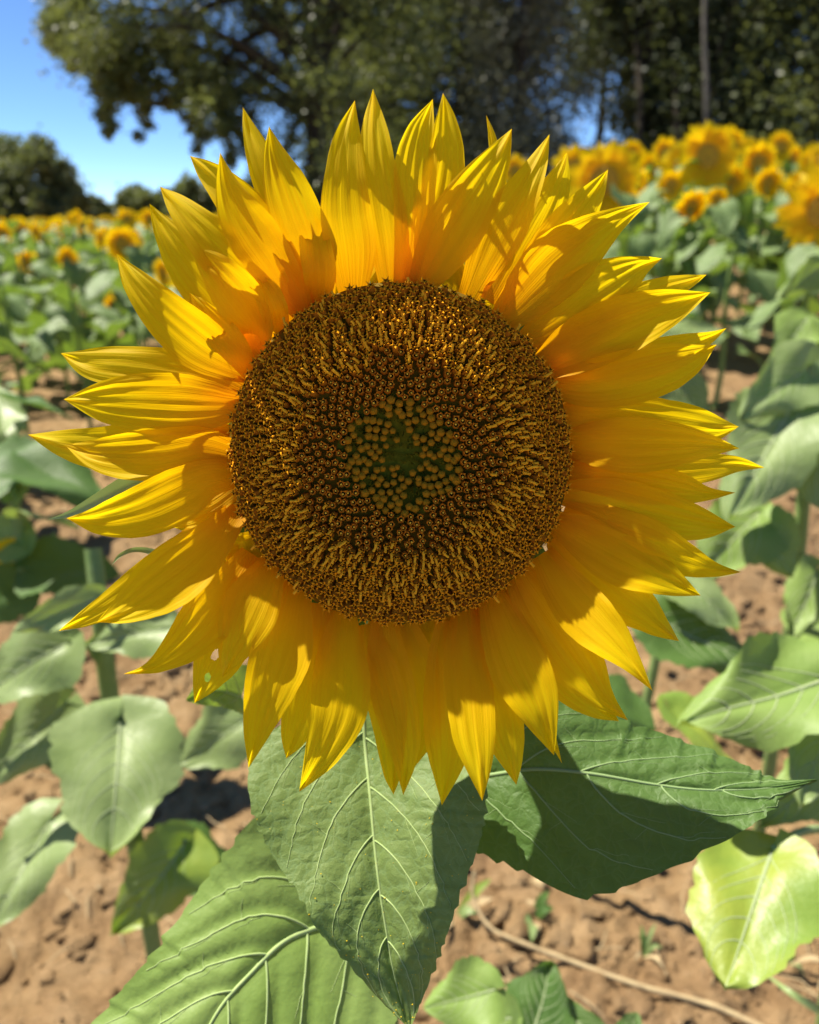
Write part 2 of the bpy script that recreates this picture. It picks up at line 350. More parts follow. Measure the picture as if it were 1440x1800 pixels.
PET = [
 (2,[(435,652,12),(400,635,34),(350,603,46),(290,552,42),(238,495,24),(205,446,0)]),
 (0,[(415,685,14),(370,668,34),(300,655,42),(220,645,38),(155,638,26),(107,621,0)]),
 (3,[(412,712,16),(370,712,42),(310,710,54),(240,707,52),(175,705,34),(112,702,0)]),
 (-2,[(400,770,14),(330,775,40),(250,787,48),(170,788,38),(105,778,22),(49,764,0)]),
 (1,[(402,795,14),(355,785,34),(290,797,46),(225,802,42),(165,798,26),(113,781,0)]),
 (2,[(408,835,14),(365,842,34),(310,872,50),(245,900,45),(175,914,26),(117,911,0)]),
 (1,[(412,862,8),(375,888,18),(335,908,20),(295,928,0)]),
 (-1,[(400,900,12),(340,955,30),(270,1010,34),(200,1058,24),(150,1087,15),(103,1109,0)]),
 (2,[(412,905,12),(375,948,38),(330,990,54),(275,1032,50),(220,1070,28),(170,1094,0)]),
 (1,[(435,985,14),(405,1030,38),(370,1080,48),(325,1130,36),(280,1165,18),(250,1178,7),(217,1185,0)]),
 (-1,[(440,1020,14),(420,1080,36),(400,1120,44),(378,1165,40),(358,1205,22),(342,1236,0)]),
 (3,[(478,992,12),(462,1025,40),(440,1070,50),(422,1115,42),(405,1155,24),(391,1190,0)]),
 (2,[(520,1035,14),(512,1080,38),(497,1140,52),(474,1210,45),(453,1280,27),(437,1350,0)]),
 (-1,[(562,1075,12),(555,1130,34),(545,1190,40),(530,1250,36),(515,1300,22),(503,1333,0)]),
 (3,[(605,1088,14),(600,1140,40),(600,1200,50),(593,1260,49),(568,1320,34),(547,1358,17),(526,1392,0)]),
 (0,[(650,1110,12),(665,1180,34),(682,1250,34),(688,1320,24),(690,1365,14),(692,1397,0)]),
 (2,[(677,1100,16),(680,1150,34),(692,1220,40),(707,1290,34),(712,1340,20),(709,1398,0)]),
 (-1,[(715,1110,14),(735,1170,34),(748,1230,36),(742,1290,26),(728,1350,0)]),
 (0,[(785,1105,12),(782,1160,30),(785,1230,42),(788,1300,42),(785,1350,27),(777,1416,0)]),
 (1,[(818,1085,14),(818,1140,36),(825,1210,44),(833,1290,38),(842,1350,22),(848,1408,0)]),
 (0,[(850,1080,12),(855,1150,36),(870,1220,44),(887,1290,35),(900,1340,19),(908,1380,0)]),
 (3,[(868,1055,14),(888,1110,44),(912,1170,54),(938,1225,44),(960,1285,21),(974,1328,0)]),
 (-2,[(930,1200,14),(955,1270,16),(975,1310,6),(988,1342,0)]),
 (1,[(915,1015,16),(945,1065,44),(985,1125,52),(1025,1180,43),(1060,1227,22),(1104,1266,0)]),
 (-1,[(905,1040,10),(950,1120,34),(1000,1195,38),(1050,1240,25),(1088,1268,0)]),
 (2,[(960,985,14),(990,1030,40),(1030,1080,46),(1075,1125,36),(1112,1167,18),(1147,1214,0)]),
 (1,[(985,955,14),(1030,1000,44),(1080,1040,50),(1125,1072,37),(1160,1102,20),(1194,1127,0)]),
 (3,[(990,925,16),(1040,950,44),(1095,980,50),(1145,1005,41),(1190,1028,22),(1232,1047,0)]),
 (0,[(1005,900,12),(1070,925,36),(1140,955,42),(1205,984,31),(1255,1001,14),(1303,1006,0)]),
 (2,[(998,868,14),(1050,875,36),(1110,893,46),(1180,910,42),(1240,922,26),(1293,926,0)]),
 (0,[(1005,835,14),(1070,838,34),(1140,850,38),(1200,860,28),(1245,868,12),(1293,866,0)]),
 (-2,[(1010,810,12),(1090,820,34),(1170,825,36),(1240,822,26),(1295,816,14),(1344,822,0)]),
 (3,[(1006,778,14),(1050,780,40),(1115,782,50),(1180,782,42),(1245,783,21),(1300,788,0)]),
 (0,[(1000,730,14),(1060,728,34),(1130,735,40),(1200,745,37),(1255,752,24),(1299,750,0)]),
 (3,[(975,672,14),(1030,675,40),(1090,666,50),(1155,650,46),(1210,632,30),(1260,606,0)]),
 (0,[(985,650,10),(1060,640,30),(1140,630,34),(1210,608,22),(1250,592,10),(1277,577,0)]),
 (2,[(962,640,16),(1010,612,48),(1070,582,54),(1130,557,45),(1190,535,28),(1249,514,0)]),
 (0,[(970,620,12),(1040,575,34),(1110,535,32),(1170,508,22),(1210,495,13),(1242,483,0)]),
 (1,[(935,595,14),(990,560,48),(1040,520,56),(1090,488,40),(1130,466,18),(1164,454,0)]),
 (3,[(888,560,16),(935,510,50),(985,460,56),(1040,415,40),(1090,382,20),(1142,355,0)]),
 (1,[(900,530,14),(950,470,40),(995,410,42),(1025,365,31),(1050,330,17),(1069,298,0)]),
 (0,[(870,520,14),(905,460,38),(940,400,44),(967,350,34),(985,308,19),(997,268,0)]),
 (1,[(830,510,14),(858,450,36),(888,390,42),(920,335,32),(946,285,18),(966,236,0)]),
 (-2,[(830,440,14),(865,340,24),(872,290,13),(865,240,7),(855,202,0)]),
 (3,[(740,500,14),(770,450,42),(805,390,52),(842,330,45),(875,275,24),(900,226,0)]),
 (0,[(730,490,12),(750,420,34),(775,340,40),(785,270,32),(784,210,18),(779,163,0)]),
 (2,[(712,495,12),(722,430,28),(728,360,36),(731,290,38),(741,230,25),(761,174,0)]),
 (1,[(690,500,14),(685,430,34),(675,360,38),(664,290,32),(658,220,21),(656,156,0)]),
 (2,[(620,505,16),(617,440,44),(608,370,46),(607,300,35),(612,235,22),(624,176,0)]),
 (2,[(565,520,14),(550,460,40),(525,390,46),(503,330,39),(484,275,22),(473,222,0)]),
 (-1,[(545,490,12),(510,400,34),(480,330,32),(455,270,23),(438,225,12),(427,188,0)]),
 (2,[(525,535,14),(490,480,40),(450,420,46),(418,370,36),(398,320,19),(387,268,0)]),
 (-1,[(520,510,12),(475,430,36),(430,370,38),(390,325,29),(360,297,18),(334,274,0)]),
 (1,[(500,555,14),(450,500,40),(400,450,46),(350,400,35),(310,358,20),(281,328,0)]),
 (1,[(455,610,14),(420,560,42),(370,505,48),(325,450,40),(288,400,21),(263,358,0)]),
 (4,[(445,600,14),(450,575,32),(420,525,42),(385,480,34),(360,455,20),(345,443,6)]),  # short front petals added to make the shadow-like darker shapes at upper left
 (4,[(435,645,10),(410,610,26),(375,570,26),(348,535,14),(333,513,0)]),
 (4,[(490,575,10),(482,545,24),(470,515,24),(458,496,14),(452,488,6)]),
 (4,[(560,525,10),(562,485,28),(556,440,30),(551,405,24),(549,382,8)]),
 (4,[(525,540,10),(525,500,20),(505,455,22),(490,420,16),(478,395,0)]),
]
for q in range(26):
    a = 2*math.pi*(q+.3*math.sin(q*5))/26; ca, sa = math.cos(a), math.sin(a); ln = 95+25*math.sin(q*3.3); b_ = .10*math.sin(q*7.1)
    cb, sb = math.cos(a+b_), math.sin(a+b_)
    PET.append((-3, [(703+ca*288, 800+sa*290, 18), (703+ca*315+cb*0, 800+sa*317, 32), (703+cb*350, 800+sb*352, 36), (703+cb*(300+ln*.75), 800+sb*(302+ln*.75), 24), (703+cb*(302+ln), 800+sb*(304+ln), 0)]))
def petal_geo(zl, st, seed, nt=40, nu=21):
    rg = random.Random(seed)
    bx_, by_, bw_ = st[0]; sx, sy = st[1][0]-bx_, st[1][1]-by_; sl = math.hypot(sx, sy)
    st = [(bx_-sx/sl*14, by_-sy/sl*14, bw_+7), *st[1:]] if zl > -2 or st[0][1] < 1190 else st
    p = spline(st, nt); c = p[:, :2]; w = np.maximum(p[:, 2], 0.0)
    # ogive tip
    tan = np.gradient(c, axis=0); tan /= np.linalg.norm(tan, axis=1)[:, None]
    tan = (tan + np.roll(tan, 1, 0) + np.roll(tan, -1, 0)); tan[0] = tan[1]; tan[-1] = tan[-2]; tan /= np.linalg.norm(tan, axis=1)[:, None]
    nrm = np.stack([-tan[:, 1], tan[:, 0]], 1)
    seg = np.linalg.norm(np.diff(c, axis=0), axis=1); s = np.concatenate([[0], np.cumsum(seg)]); L = s[-1]; t = s/L
    u = np.linspace(-1, 1, nu)
    wob = 1+.03*np.sin(t*9+seed)[:, None]+.022*np.array([[noise.noise((a_*16, float(np.sign(b_))*7, seed))for b_ in u] for a_ in t])
    Pp = c[:, None, :] + nrm[:, None, :]*(u[None, :]*w[:, None]*wob)[..., None]
    top = -(st[-1][1]-st[0][1])/L        # 1 = points up in the picture
    rise = (.0135+.006*rg.random())*(L/280); rec = (.011+.010*rg.random())*(L/280)
    if zl <= -1: rise *= .7
    if top < -.1 and zl > -3: rise *= 1+.8*min(1, -top*1.6)*(.6+.7*rg.random()); rec *= .75
    if top > .3: rec *= .75
    z0 = {4: .0034, 3: .0022, 2: .0012, 1: .0000, 0: -.0014, -1: -.0032, -2: -.005, -3: -.0062}[zl]
    zc = -.0040 + z0*(.35+.65*np.minimum(t*2.5, 1)) + rise*t - rec*t**3.2 + .0012*np.sin(t*5+rg.random()*6)
    T, U = np.meshgrid(t, u, indexing='ij'); Wd = (w[:, None]/45.)
    k = rg.choice([1.9, 2.3, 2.8]); ph = rg.random()*6.28
    env = np.clip(np.minimum(T*3, 1), 0, 1)*(.35+.9*T)
    ridge = (.00036*np.cos(2*math.pi*k*U*(1-.12*T)+ph)+.00012*np.cos(2*math.pi*k*2.3*U+ph*2))*env*np.clip(Wd*1.3, 0.15, 1)
    ridge *= (.42+.5*rg.random())*(.75+.35*np.sin(T*7+U*3+ph))
    cup = (rg.random()*1.6-.55)*.0026*(U**2)*Wd
    tw = (rg.random()-.5)*.0065*U*Wd*T
    wavy = .0006*np.sin(T*14+U*2+ph)*np.abs(U)**3
    fold = -.0022*np.exp(-(U/.25)**2)*sstep((T-.72)/.28)*rg.choice([-1, 1])
    z = zc[:, None]+ridge+cup+tw+wavy+fold
    V = FP(Pp[..., 0], Pp[..., 1], z)
    uv = np.stack([(U+1)/2, T], -1)
    return V.reshape(-1, 3), grid_faces(nt, nu), uv.reshape(-1, 2), Pp.reshape(-1, 2)
for i, (zl, st) in enumerate(PET):
    holes = (i == 10)
    v, f, uv, pp = petal_geo(zl, st, i*13+5, nt=110 if holes else 72, nu=61 if holes else 33)
    if holes:
        fc = pp[f].mean(1); keep = np.ones(len(f), bool)
        for hx, hy, a, b, an in ((379, 1151, 6.5, 11, .5), (365, 1191, 5.5, 8, .15)):
            dx, dy = fc[:, 0]-hx, fc[:, 1]-hy; X1 = dx*math.cos(an)+dy*math.sin(an); Y1 = -dx*math.sin(an)+dy*math.cos(an)
            keep &= (X1/a)**2+(Y1/b)**2 > 1
        f = f[keep]
    o = add('petal', v, f[:, ::-1], PETAL, root=main, uv=uv)
    if holes: o['label'] = 'petal with two insect holes near its tip'

# disc dome
RD = .0590
def dome(r):   # r 0..1
    return .0035 + .0060*(1-r**3.2) - .0050*np.exp(-(r/.34)**2)
def dome_n(r):
    e = 1e-3; return (dome(r+e)-dome(r-e))/(2*e)/RD
rs = np.linspace(0.0, 1.03, 26); th = np.linspace(0, 2*math.pi, 72, endpoint=False)
x = np.outer(rs, np.cos(th))*RD; y = np.outer(rs, np.sin(th))*RD; z = np.repeat((dome(rs)-.0026-.0016*np.exp(-(rs/.36)**4))[:, None], 72, 1)
z[-1] -= .004; z[-2] -= .001
i, j = np.meshgrid(np.arange(25), np.arange(72), indexing='ij'); i = i.ravel(); j = j.ravel(); k = (j+1) % 72
disc = add('disc', LP(x.ravel(), y.ravel(), z.ravel()), np.stack([i*72+j, (i+1)*72+j, (i+1)*72+k, i*72+k], 1), [RECEP, GRN], root=main, midx=np.repeat(np.where(np.arange(25) < 9, 1, 0), 72))

# floret prototypes in mm, z = out of disc, x = outward
def ring(n, r, z, ph=0): a = np.arange(n)*2*math.pi/n+ph; return np.stack([r*np.cos(a), r*np.sin(a), np.full(n, z)], 1)
def proto_star(seed, lobe=1.0, spread=.5):
    rg = random.Random(seed); J = Join(); n = 5
    a, b, c = ring(n, .7, -4), ring(n, 1.16, -.7, .1), ring(n, .84, .7, .2)
    v = np.vstack([a, b, c]); f = [[i, (i+1) % n, n+(i+1) % n, n+i] for i in range(n)]+[[n+i, n+(i+1) % n, 2*n+(i+1) % n, 2*n+i] for i in range(n)]
    J.add(v, np.array(f), 0)
    th_ = ring(n, .70, .45, .2); J.add(np.vstack([th_, [[0, 0, .1]]]), np.array([[i, (i+1) % n, n] for i in range(n)]), 2)
    for i in range(n):
        a0 = .2+2*math.pi*i/n; am = a0+math.pi/n; rr_ = .78
        p0 = [rr_*math.cos(a0+.12), rr_*math.sin(a0+.12), .66]; p1 = [rr_*math.cos(a0+2*math.pi/n-.12), rr_*math.sin(a0+2*math.pi/n-.12), .66]
        e = (1.12+spread*(.7+.6*rg.random()))*lobe; q = [e*1.05*math.cos(am), e*1.05*math.sin(am), 1.05+.45*rg.random()-.25*spread]
        m1 = [rr_*.86*math.cos(am), rr_*.86*math.sin(am), .98]
        J.add(np.array([p0, p1, q, m1]), np.array([[0, 2, 3, 3], [2, 1, 3, 3]]), 1)
        m2 = [rr_*.95*math.cos(am), rr_*.95*math.sin(am), .45]
        J.add(np.array([p0, p1, q, m2]), np.array([[0, 3, 2, 2], [3, 1, 2, 2]]), 1)
    # curled style pair
    for sgn in (-1, 1):
        t = np.linspace(0, 1, 4); aa_ = rg.random()*.6+sgn*1.4
        path = np.stack([np.cos(aa_)*(.1+.55*np.sin(t*2.2)), np.sin(aa_)*(.1+.55*np.sin(t*2.2)), .3+1.1*t-.5*t**2], 1)
        vv, ff = tube(path, [.17, .17, .15, .08], 4); J.add(vv, ff, 1)
    return J
def proto_rod(seed):
    rg = random.Random(seed); J = proto_star(seed, .8, .12)
    ln = 1.7+1.1*rg.random(); t = np.linspace(0, 1, 4); bend = .7+.5*rg.random()
    path = np.stack([.1+ln*.75*t**1.1*bend, .25*np.sin(t*3+rg.random()*6)*t, .4+ln*.75*t-.3*ln*t*t], 1)
    vv, ff = tube(path, [.30, .40, .34, .44], 6); J.add(vv, ff, 3)
    e = path[-1]; v = np.vstack([ring(6, .40, 0)*[.6, 1, 1]+e, [e+[.2, 0, .14]]]); J.add(v, np.array([[i, (i+1) % 6, 6] for i in range(6)]), 3)
    return J
def proto_cup(seed):
    rg = random.Random(seed); J = Join(); n = 6
    v = np.vstack([ring(n, .7, -3), ring(n, 1.12, -.6), ring(n, .80, .55), ring(n, .62, .50), ring(n, .48, -.3)])
    f = []; m = []
    for r_ in range(4):
        for i in range(n): f.append([r_*n+i, r_*n+(i+1) % n, (r_+1)*n+(i+1) % n, (r_+1)*n+i]); m.append([0, 0, 1, 2][r_])
    f = np.array(f); m = np.array(m)
    for k_ in (0, 1, 2): J.add(v, f[m == k_], (0, 4, 2)[k_])
    J.add(np.vstack([ring(n, .48, -.28), [[0, 0, -.28]]]), np.array([[i, (i+1) % n, n] for i in range(n)]), 2)
    for i in range(5):
        am = rg.random()*.3+2*math.pi*i/5; c_, s_ = math.cos(am), math.sin(am)
        p = np.array([[.80*math.cos(am-.32), .80*math.sin(am-.32), .55], [.80*math.cos(am+.32), .80*math.sin(am+.32), .55], [1.1*c_, 1.1*s_, .95], [.66*c_, .66*s_, .62]])
        J.add(p, np.array([[0, 2, 3, 3], [2, 1, 3, 3], [0, 1, 2, 2]]), 4)
    ox, oy = .35*(rg.random()-.3), .3*(rg.random()-.5)
    vv, ff = tube([[ox, oy, -.2], [ox+.1, oy, .7]], [.15, .17], 4); J.add(vv, ff, 1)
    v = []; 
    for i in range(10): rr_ = .36 if i % 2 == 0 else .2; v.append([ox+.1+rr_*math.cos(i*.628), oy+rr_*math.sin(i*.628), .82])
    v.append([ox+.1, oy, 1.0]); J.add(np.array(v), np.array([[i, (i+1) % 10, 10] for i in range(10)]), 5)
    return J
def proto_bud(seed):
    rg = random.Random(seed); J = Join(); n = 10
    zs = [-2.4, -.5, .2, .62, .85]; r_ = [.6, .95, .88, .55, .16]
    vs_ = []
    for q, (z_, q_) in enumerate(zip(zs, r_)):
        a = np.arange(n)*2*math.pi/n; rad = q_*(1+.07*np.cos(5*a)); vs_.append(np.stack([rad*np.cos(a), rad*np.sin(a), np.full(n, z_)], 1))
    vs_.append(np.array([[0, 0, .95]])); v = np.vstack(vs_)
    f = [[q*n+i, q*n+(i+1) % n, (q+1)*n+(i+1) % n, (q+1)*n+i] for q in range(4) for i in range(n)]
    J.add(v, np.array(f), 6); J.add(v, np.array([[4*n+i, 4*n+(i+1) % n, 5*n] for i in range(n)]), 6)
    return J
def proto_spike(seed):
    rg = random.Random(seed); J = Join()
    for s in range(6):
        a = rg.random()*6.28; c_, s_ = math.cos(a), math.sin(a); h = .4+1.3*rg.random(); w_ = .4+.25*rg.random(); o_ = (rg.random()-.5)*1.0
        b = np.array([c_*.4+o_, s_*.4, -1.5])
        v = np.array([b+[-s_*w_, c_*w_, 0], b+[s_*w_, -c_*w_, 0], b+[c_*.25, s_*.25, .2], b+[-.6*rg.random(), .2*s_, 1.2+h]])
        J.add(v, np.array([[0, 2, 3], [2, 1, 3]]), 7)
    return J
FM = [BROWN, GOLD, DARK, ANTH, TAN, DOT, BUD, GRN]
FM_IN = [REDBR, GOLD, DARK, ANTH, TAN, DOT, BUD, GRN]
protos = {'star': [proto_star(s) for s in range(6)], 'rod': [proto_rod(s) for s in range(8)], 'cup': [proto_cup(s) for s in range(5)], 'bud': [proto_bud(s) for s in range(3)], 'spike': [proto_spike(s) for s in range(8)]}
flat = {}
for k_, L_ in protos.items():
    flat[k_] = [(np.vstack(J.v), np.vstack(J.f), np.concatenate(J.m)) for J in L_]
star_meshes = [J.mesh('floret', FM, smooth=False) for J in protos['star']]
N = 1480; mass = {'out': Join(), 'in': Join(), 'bud': Join()}
flo = []
for q in range(N):
    r_ = math.sqrt((q+.5)/N); a = q*2.399963+.4
    r_ += (rng.random()-.5)*.008; a += (rng.random()-.5)*.03/max(r_, .1)
    flo.append((r_, a))
order = sorted(range(N), key=lambda i: -flo[i][0])
big = set([i for i in order if flo[i][0] > .86][:300])
root_inv = np.array(main.location)
for q, (r_, a) in enumerate(flo):
    nz = noise.noise((math.cos(a)*1.6, math.sin(a)*1.6, r_*2))
    nn = r_+.05*nz; rn = rng.random()
    if nn < .085: kind = 'spike'
    elif nn < .335: kind = 'bud' if rn < .80 + .15*(nn > .27) else 'spike'
    elif nn < .56+.05*rn: kind = 'cup'
    elif nn < .80+.10*(rn-.5): kind = 'rod' if rng.random() < .72 else 'star'
    else: kind = 'star' if rng.random() < .90 else 'rod'
    rad = np.array([math.cos(a), math.sin(a)])
    if kind in ('cup',) and noise.noise((rad[0]*r_*9, rad[1]*r_*9, 4)) > .25 and nn > .50: kind = 'rod'
    sl = dome_n(r_)
    lean = {'star': .42, 'rod': .30, 'cup': .12, 'bud': .05, 'spike': .0}[kind]
    lean += max(0, r_-.75)*1.3 + (rng.random()-.5)*.3
    nx = -sl + lean; nv = np.array([rad[0]*nx, rad[1]*nx, 1.0]); nv /= np.linalg.norm(nv)
    tx = np.array([rad[0], rad[1], 0]); tx = tx-nv*np.dot(tx, nv); tx /= np.linalg.norm(tx)
    sp = (rng.random()-.5)*(.7 if kind != 'cup' else 6); ty = np.cross(nv, tx); tx, ty = tx*math.cos(sp)+ty*math.sin(sp), -tx*math.sin(sp)+ty*math.cos(sp)
    sc = .00127*(.92+.2*rng.random()) * {'star': 1.0, 'rod': .95, 'cup': .92, 'bud': 1.34*(.72+.9*r_), 'spike': 1.0}[kind]
    if kind == 'bud': sc *= .9
    zoff = (rng.random()-.5)*.0006 + {'star': .0004, 'rod': .0002, 'cup': 0, 'bud': -.0006, 'spike': -.0008}[kind]
    pos = np.array([rad[0]*r_*RD, rad[1]*r_*RD, float(dome(r_))+zoff])
    A = np.stack([tx, ty, nv], 1)*sc                    # local head frame
    Wm = np.stack([EX, EY, n_], 1); A = Wm@A; pw = LP(pos[0], pos[1], pos[2])
    if q in big and kind == 'star':
        mt = Matrix.Identity(4)
        for ii in range(3):
            for jj in range(3): mt[ii][jj] = A[ii, jj]
            mt[ii][3] = pw[ii]-root_inv[ii]
        o = link('floret', star_meshes[q % 6], disc, mat=mt)
    if kind == 'bud':
        v, f, mi = flat['spike'][q % 8]; J = mass['bud']; sh = pw+(A@np.array([1.0, .6*(-1)**q, -.3])); J.v.append(v@(A*1.1).T+sh-root_inv); J.f.append(f+J.n); J.m.append(mi); J.n += len(v); J.uv.append(np.zeros((len(v), 2)))
    if not (q in big and kind == 'star'):
        L_ = flat[kind]; v, f, mi = L_[int(rng.integers(len(L_)))]
        J = mass['out' if kind in ('star', 'rod') else ('in' if kind == 'cup' else 'bud')]
        J.v.append(v@A.T+pw-root_inv); J.f.append(f+J.n); J.m.append(mi); J.n += len(v); J.uv.append(np.zeros((len(v), 2)))
for k_, nm_, mm in (('out', 'open_florets', FM), ('in', 'opening_florets', FM_IN), ('bud', 'floret_buds', FM)):
    o = link(nm_, mass[k_].mesh(nm_, mm, smooth=False), disc); o['kind'] = 'stuff'

# receptacle back, bracts, stem
rs = np.array([.96, 1.0, 1.0, .90, .70, .45, .2, .02]); zz = np.array([-.004, -.011, -.017, -.026, -.033, -.038, -.042, -.043]); th = np.linspace(0, 2*math.pi, 60, endpoint=False)
x = np.outer(rs, np.cos(th))*RD; y = np.outer(rs, np.sin(th))*RD; z = np.repeat(zz[:, None], 60, 1)
i, j = np.meshgrid(np.arange(7), np.arange(60), indexing='ij'); i = i.ravel(); j = j.ravel(); k = (j+1) % 60
add('receptacle', LP(x.ravel(), y.ravel(), z.ravel()), np.stack([i*60+j, (i+1)*60+j, (i+1)*60+k, i*60+k][::-1], 1), BRACT, root=main)
def blade(cx, nrmv, W_, nu=7, cupk=.15):
    """ribbon along path cx (n,3) with half widths W_ and side dir; nrmv (n,3) normals"""
    t = np.gradient(cx, axis=0); t /= np.linalg.norm(t, axis=1)[:, None]
    s = np.cross(t, nrmv); s /= np.linalg.norm(s, axis=1)[:, None]; u = np.linspace(-1, 1, nu)
    v = cx[:, None]+s[:, None]*(u[None, :]*W_[:, None])[..., None]+nrmv[:, None]*(cupk*(u**2)[None, :]*W_[:, None])[..., None]
    return v.reshape(-1, 3), grid_faces(len(cx), nu)
for q in range(30):
    a = 2*math.pi*q/30+random.uniform(-.06, .06); ring_ = q % 2
    ca, sa = math.cos(a), math.sin(a); ln = random.uniform(.013, .020)+.006*ring_
    t = np.linspace(0, 1, 10)
    rr_ = RD*.98+ln*t-.003; zz_ = -.0135-.003*ring_+.0035*np.sin(t*2.2)
    cx = LP(rr_*ca, rr_*sa, zz_); nr_ = np.repeat((n_)[None], 10, 0)
    w_ = .0085*np.sqrt(np.clip(1-t, 0, 1))*(1-.45*t**2)*(.9+.2*random.random())
    v, f = blade(cx, nr_, w_); add('bract', v, f, BRACT, root=main)
def px_blade(st, z, name, mat, n=24, wob=0):
    p = spline(st, n); c = p[:, :2]; w = np.maximum(p[:, 2], 0); tan = np.gradient(c, axis=0); tan /= np.linalg.norm(tan, axis=1)[:, None]
    nr_ = np.stack([-tan[:, 1], tan[:, 0]], 1); u = np.linspace(-1, 1, 7)
    Pp = c[:, None]+nr_[:, None]*(u[None]*w[:, None])[..., None]
    zz_ = np.interp(np.linspace(0, 1, n), np.linspace(0, 1, len(z)), z)[:, None]+.002*(np.abs(u)[None]*w[:, None]/20)
    v = FP(Pp[..., 0], Pp[..., 1], zz_); return add(name, v.reshape(-1, 3), grid_faces(n, 7), mat, root=main)
px_blade([(380, 800, 26), (300, 830, 26), (240, 848, 22), (175, 878, 13), (125, 902, 6), (83, 914, 0)], [-.012, -.016, -.020], 'bract', SEPAL)
px_blade([(370, 900, 20), (330, 950, 16), (285, 972, 8), (255, 967, 5), (232, 967, 4), (210, 977, 3), (196, 994, 0)], [-.014, -.018, -.012], 'bract', SEPAL)
hb = LP(0, 0, -.041)
sp = spline([hb+n_*.004, hb-n_*.02+[-.002, 0, -.006], hb-n_*.03+[-.006, .004, -.035], hb+[-.012, .045, -.11], [-.018, .36, .62], [-.02, .385, .3], stem_base-[0, 0, .03]], 60)
v, f = tube(sp, np.interp(np.linspace(0, 1, 60), [0, .05, .2, 1], [.019, .012, .0095, .013]), 14); add('stem', v, f, STEM, root=main)

